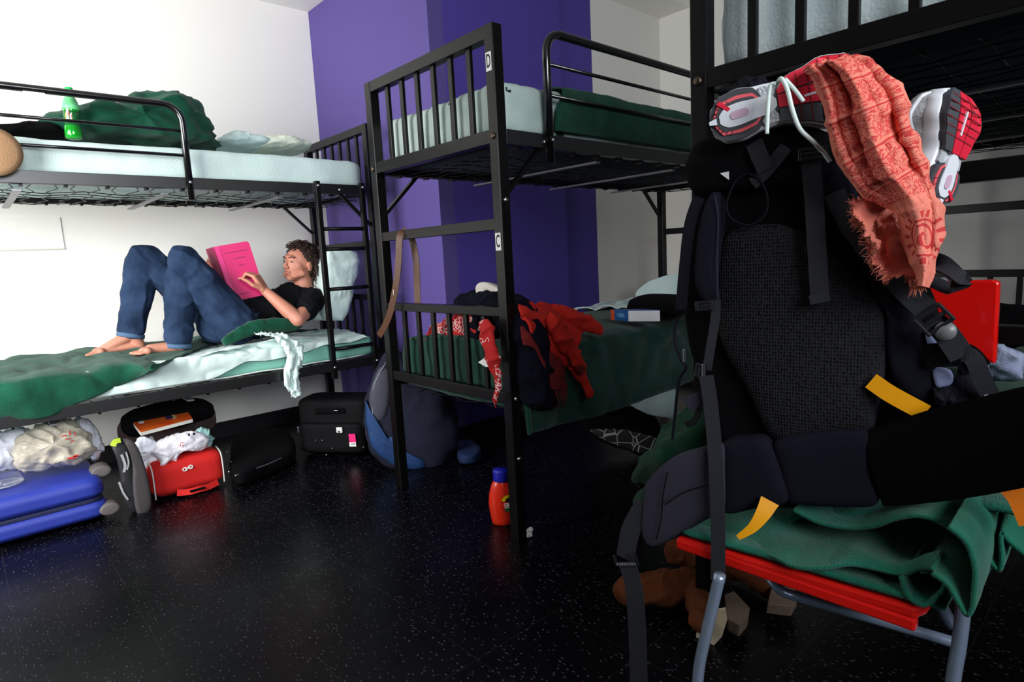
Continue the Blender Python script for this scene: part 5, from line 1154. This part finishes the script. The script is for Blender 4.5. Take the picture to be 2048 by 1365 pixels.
    for k in range(6):
        s = .57+.065*k; w_ = shoe_w(s)*.93
        MB().box((-w_, s*L_-.0008, -.0046+zf(s)), (w_, s*L_+.0008, -.0035+zf(s)), M).build('tread_groove', mat('groove', (120, 16, 30), .7), t)
    for k in range(11):
        a = math.pi*(k+.5)/11; r1, r2 = .021, .031
        p_ = [V((r*math.cos(a)*1.0, .044-r*math.sin(a)*1.25, -.0022+.004)) for r in (r1, r2)]
        MB().bar(M @ (p_[0]+V((0, 0, -.004))), M @ (p_[1]+V((0, 0, -.004))), .0012, .0012).build('tread_groove', INK, t)
    MB().box((off(.75)-.002, .60*L_, -.0055+zf(.7)), (off(.75)+.002, .80*L_, -.003+zf(.7)), M).build('flex_line', WHT, t)
    for sd in (1, -1):
        for s0, s1, m_, z_ in ((.55, .92, WHT, .045), (.12, .42, WHT, .05), (.3, .6, WHT, .062)):
            MB().tube([M @ V((off(s)+sd*(shoe_w(s)*1.04-(z_-.045)*.2), s*L_, z_-.008*(s-s0)/(s1-s0)+.01*math.sin((s-s0)/(s1-s0)*math.pi))) for s in [s0+(s1-s0)*k/8 for k in range(9)]], [.002]+[.004]*7+[.0015], 6).build('overlay', m_, t)
    for k in range(5):
        s = .42+.06*k; z_ = .082-.028*k/5
        MB().tube([M @ V((-.018, s*L_, z_)), M @ V((0, s*L_+.004, z_+.008)), M @ V((.018, s*L_, z_))], .0026, 6).build('lace', WHT, t)
    return t
def SH(heel, toe_, nrm_):
    y = (toe_-heel).normalized(); z = -V(nrm_); z = (z-y*z.dot(y)).normalized(); x = y.cross(z)
    M = Matrix.Identity(4)
    for i in range(3): M[i][0] = x[i]; M[i][1] = y[i]; M[i][2] = z[i]; M[i][3] = heel[i]
    return M
h1, t1 = K(1416, 250, .09), K(1752, 150, .04)
s1 = shoe('silver running shoe with its red and grey sole facing out, left of the salmon scarf', SH(h1, t1, KN+V((-.05, 0, -.12))), (t1-h1).length, 1)
h2, t2 = K(1872, 412, .03), K(1944, 176, .0)
s2 = shoe('silver running shoe standing on its heel right of the salmon scarf, red sole turned right', SH(h2, t2, V((.95, -.25, -.12))), (t2-h2).length, -1)
LC = mat('lace_white', (222, 236, 230), .7)
MB().tube(spline([K(u, v, .125) for u, v in ((1534, 268), (1536, 215), (1541, 172), (1552, 168))], 20), .0035, 8).build('lace', LC, s1)
MB().tube(spline([K(u, v, o) for u, v, o in ((1552, 175, .11), (1562, 157, .13), (1575, 180, .132), (1585, 220, .13), (1600, 258, .12), (1625, 282, .10), (1640, 298, .08), (1648, 306, .075), (1660, 324, .07))], 50), .0036, 8).build('lace', LC, s1)
MB().tube(spline([K(u, v, .13) for u, v in ((1570, 158), (1590, 180), (1607, 203))], 12), .0032, 8).build('lace', LC, s1)
oo = [K(u, v, .02) for u, v in ((1470, 180), (1500, 160), (1540, 168), (1560, 190), (1550, 210), (1500, 205))]
tag(blob('folded_garment', oo, KN, .02, .03, BLKF2, amp=.008, sc=50, rid=.008, rsc=40), 'dark gathered cloth tucked behind the left running shoe', 'clothing')

# ------------------------------------------------------------------ salmon printed scarf
SAL = mat('salmon_print', (232, 118, 104), .85, bump=.35, bscale=500); nt = SAL.node_tree; N = nt.nodes; L = nt.links
uv = N.new('ShaderNodeTexCoord')
def mth(op, a, b_=None, c_=None):
    m_ = N.new('ShaderNodeMath'); m_.operation = op
    for i, x in enumerate((a, b_, c_)):
        if x is None: continue
        if isinstance(x, (int, float)): m_.inputs[i].default_value = x
        else: L.new(x, m_.inputs[i])
    return m_.outputs[0]
mp1 = N.new('ShaderNodeMapping'); mp1.inputs['Scale'].default_value = (9, 31, 1); L.new(uv.outputs['UV'], mp1.inputs[0])
v1 = N.new('ShaderNodeTexVoronoi'); v1.feature = 'DISTANCE_TO_EDGE'; v1.inputs['Scale'].default_value = 1.0; v1.inputs['Randomness'].default_value = .9; L.new(mp1.outputs[0], v1.inputs['Vector'])
n1 = N.new('ShaderNodeTexNoise'); n1.inputs['Scale'].default_value = 1.7; n1.inputs['Distortion'].default_value = 1.5; L.new(mp1.outputs[0], n1.inputs['Vector'])
l1 = mth('LESS_THAN', mth('ABSOLUTE', mth('SUBTRACT', n1.outputs['Fac'], .5)), .038)
l2 = mth('MULTIPLY', mth('LESS_THAN', v1.outputs['Distance'], .085), mth('GREATER_THAN', n1.outputs['Fac'], .56))
sepn = N.new('ShaderNodeSeparateXYZ'); L.new(uv.outputs['UV'], sepn.inputs[0])
U, VV = sepn.outputs[0], sepn.outputs[1]
bands = mth('LESS_THAN', mth('ABSOLUTE', mth('SUBTRACT', mth('FRACT', mth('MULTIPLY', VV, 8)), .5)), .42)
script = mth('MULTIPLY', mth('MAXIMUM', l1, l2), bands)
body_mask = mth('MULTIPLY', mth('LESS_THAN', VV, .60), mth('MULTIPLY', mth('GREATER_THAN', U, .04), mth('LESS_THAN', U, .97)))
script = mth('MULTIPLY', script, body_mask)
lines = mth('MULTIPLY', mth('LESS_THAN', mth('ABSOLUTE', mth('SUBTRACT', mth('FRACT', mth('MULTIPLY', VV, 8)), .03)), .03), body_mask)
du = mth('MULTIPLY', mth('SUBTRACT', U, .55), .62); dv_ = mth('MULTIPLY', mth('SUBTRACT', VV, .78), 3.0)
rr = mth('SQRT', mth('ADD', mth('MULTIPLY', du, du), mth('MULTIPLY', dv_, dv_)))
th = mth('ARCTAN2', dv_, du)
ring = mth('LESS_THAN', mth('ABSOLUTE', mth('SUBTRACT', rr, .19)), .014)
rays = mth('MULTIPLY', mth('GREATER_THAN', mth('SINE', mth('MULTIPLY', th, 18)), .35), mth('LESS_THAN', mth('ABSOLUTE', mth('SUBTRACT', rr, .265)), .045))
spir = mth('MULTIPLY', mth('LESS_THAN', rr, .15), mth('GREATER_THAN', mth('SINE', mth('ADD', mth('MULTIPLY', rr, 70), mth('MULTIPLY', th, 1.0))), .45))
allp = mth('MAXIMUM', mth('MAXIMUM', script, lines), mth('MAXIMUM', ring, mth('MAXIMUM', rays, spir)))
mx = N.new('ShaderNodeMix'); mx.data_type = 'RGBA'; mx.inputs['A'].default_value = (*lin((244, 138, 118)), 1); mx.inputs['B'].default_value = (*lin((204, 34, 42)), 1)
L.new(mth('MULTIPLY', allp, .88), mx.inputs['Factor']); L.new(mx.outputs['Result'], N['Principled BSDF'].inputs['Base Color'])
sf = thing('scarf', 'salmon pink scarf with red printed script and sun draped over the big backpack', 'scarf', K(1760, 300, .1))
Lf = [(1612, 133), (1634, 160), (1648, 210), (1656, 265), (1680, 325), (1715, 380), (1755, 400), (1790, 420), (1800, 450), (1815, 500), (1838, 540), (1842, 572)]
Rt = [(1700, 112), (1745, 128), (1785, 165), (1808, 200), (1815, 245), (1838, 300), (1858, 350), (1872, 395), (1880, 440), (1874, 500), (1862, 540), (1848, 574)]
rows = []
for i, (l, r) in enumerate(zip(Lf, Rt)):
    o0 = .11 if i < 9 else .10; row = []
    for k in range(15):
        f = k/14; u, v = l[0]+(r[0]-l[0])*f, l[1]+(r[1]-l[1])*f
        dpt = o0+.030*math.sin(math.pi*f)+(.012*math.sin(f*13+i*.22)+.007*math.sin(f*27+i*.3))*(1 if i < 6 else .3)
        if f in (0, 1): dpt -= .02
        row.append(K(u, v, dpt))
    rows.append(row)
back = [[p-KN*.06+V((0, 0, -.0)) for p in rows[0]]]
back = [[K(u, v, .02) for u, v in [(1630+(1705-1630)*k/8, 150+(130-150)*k/8) for k in range(9)]]]
cloth('drape', rows, SAL, 150, 90, .003, amp=.005, sc=20, seed=3, rid=.006, rsc=14, parent=sf)
cloth('turned_top', [[K(1632+k*5.7, 160-k*1.7, .03) for k in range(15)], [K(1622+k*6.3, 137-k*1.7, .07+.02*math.sin(k*.23)) for k in range(15)], rows[0]], SAL, 20, 40, .003, amp=.003, parent=sf)
SALP = mat('salmon_plain', (240, 144, 122), .85, rgb2=(228, 122, 104), vscale=14, bump=.4, bscale=400)
tl_ = [[(1708, 398), (1735, 398), (1760, 408), (1790, 425), (1806, 450)], [(1708, 425), (1732, 425), (1760, 432), (1790, 445), (1812, 470)], [(1722, 455), (1745, 455), (1768, 462), (1795, 480), (1822, 505)], [(1738, 500), (1755, 500), (1775, 505), (1800, 520), (1835, 535)], [(1752, 530), (1770, 535), (1790, 540), (1815, 552), (1838, 560)], [(1772, 552), (1785, 560), (1800, 562), (1822, 568), (1842, 576)]]
rows = [[K(u-2*k, v, .10-.014*k+.02*math.sin(k*1.7+i*.8)) for k, (u, v) in enumerate(r)] for i, r in enumerate(tl_)]
cloth('frayed_end', rows, SALP, 60, 50, .003, amp=.008, sc=30, seed=8, rid=.014, rsc=22, fray=.005, parent=sf)
fb = MB(); rf = random.Random(3)
for i in range(140):
    k = rf.random()*4.99; i0 = int(k); a, b_ = tl_[i0][0], tl_[min(i0+1, 5)][0]; u = a[0]+(b_[0]-a[0])*(k-i0); v = a[1]+(b_[1]-a[1])*(k-i0)
    p_ = K(u+rf.uniform(0, 8), v+rf.uniform(-4, 4), .09+rf.uniform(-.01, .02)); d = V((-rf.uniform(.004, .014), 0, rf.uniform(-.012, .008)))
    fb.tube([p_, p_+d*.6+V((0, rf.uniform(-.004, .004), 0)), p_+d+V((rf.uniform(-.004, .004), 0, rf.uniform(-.006, .004)))], [.0011, .0009, .0005], 4)
for i in range(30):
    p_ = K(1820+i*.9, 566+rf.uniform(-8, 8), .10); fb.tube([p_, p_+V((rf.uniform(-.006, .006), 0, -rf.uniform(.008, .02)))], [.0011, .0005], 4)
tag(fb.build('frayed_threads', SALP, sf), kind='stuff')

# ------------------------------------------------------------------ boots under the chair
BT = mat('brown_suede', (112, 60, 32), .85, spec=.15, rgb2=(84, 44, 24), vscale=16, bump=.4, bscale=300)
HL = mat('stacked_heel', (128, 108, 92), .7, bump=.3, bscale=90); SOL = mat('leather_sole', (206, 190, 160), .7)
def boot(label, A_, B__, T_, heel, sole, tilt, hd_):
    t = thing('boot', label, 'boot', (A_.x, A_.y, 0))
    b = MB(); capsule(b, A_, .05, A_.lerp(B__, .5), .052, 16, ((0, 0, 1), .85)); capsule(b, A_.lerp(B__, .5), .052, B__, .048, 16); capsule(b, B__, .05, T_, .036, 16, ((0, 0, 1), .9))
    fuse('leather', b, BT, t, .006, 4, amp=.004, sc=14, seed=int(A_.x*10), rid=.007, rsc=20)
    MB().prism(heel, hd_).build('heel', HL, t, .003)
    if sole: MB().prism(sole, tilt).build('sole', SOL, t, .002)
    return t
A1, B1_, T1 = mpx(1262, 1180, .055), mpx(1402, 1172, .07), mpx(1405, 1240, .06)
hl = [mpx(u, v, .075) for u, v in ((1448, 1190), (1468, 1182), (1500, 1216), (1497, 1232), (1480, 1252), (1456, 1238))]
sl_ = [px(u, v, 1, 1.40) for u, v in ((1400, 1236), (1430, 1222), (1452, 1218), (1455, 1240), (1444, 1275), (1425, 1296), (1402, 1296), (1392, 1275))]
boot('nearer brown suede boot lying under the chair with its pale sole showing', A1, B1_, T1, hl, sl_, V((-.004, .006, .001)), V((-.01, .012, -.045)))
A2, B2_, T2 = mpx(1358, 1105, .06), mpx(1490, 1130, .07), mpx(1535, 1172, .05)
hl = [mpx(u, v, .07) for u, v in ((1545, 1168), (1590, 1175), (1596, 1196), (1585, 1214), (1535, 1208))]
boot('brown suede boot lying on its side, farther of the pair under the chair', A2, B2_, T2, hl, None, None, V((-.01, .012, -.04)))

# ------------------------------------------------------------------ bed behind the pack
rows = []
for y in (1.60, 1.9, 2.3, 2.7, 3.1): rows.append([(B3['x0']-.01, y, .60), (B3['x0']+.03, y, .715), ((B3['x0']+B3['x1'])/2, y, .725), (B3['x1']-.03, y, .715), (B3['x1']+.012, y, .60)])
tag(cloth('blanket', rows, GREEN, 40, 40, .006, amp=.008, sc=7, seed=19, rid=.01), 'dark green blanket on the lower bunk behind the big backpack', 'blanket')
oo = [px(u, v, 1, 1.80) for u, v in ((1960, 668), (1990, 690), (2020, 700), (2040, 712), (2036, 745), (2000, 752), (1960, 750))]
tag(blob('folded_shirt', oo, (0, -1, .3), .06, .06, mat('white_blue_shirt', (196, 204, 232), .85, rgb2=(150, 158, 196), vscale=26, bump=.3), ex=.6, amp=.012, sc=20, rid=.014, rsc=22), 'crumpled white and blue shirt on the lower bunk right of the red chair back', 'clothing')
oo = [px(u, v, 1, 2.1) for u, v in ((1900, 640), (1960, 612), (2050, 618), (2150, 630), (2150, 680), (2050, 690), (1950, 690))]
tag(blob('dark_jacket', oo, (0, -1, .5), .08, .06, BLKF, ex=.6, amp=.02, sc=9), 'black jacket lying on the lower bunk behind the crumpled white and blue shirt', 'jacket')
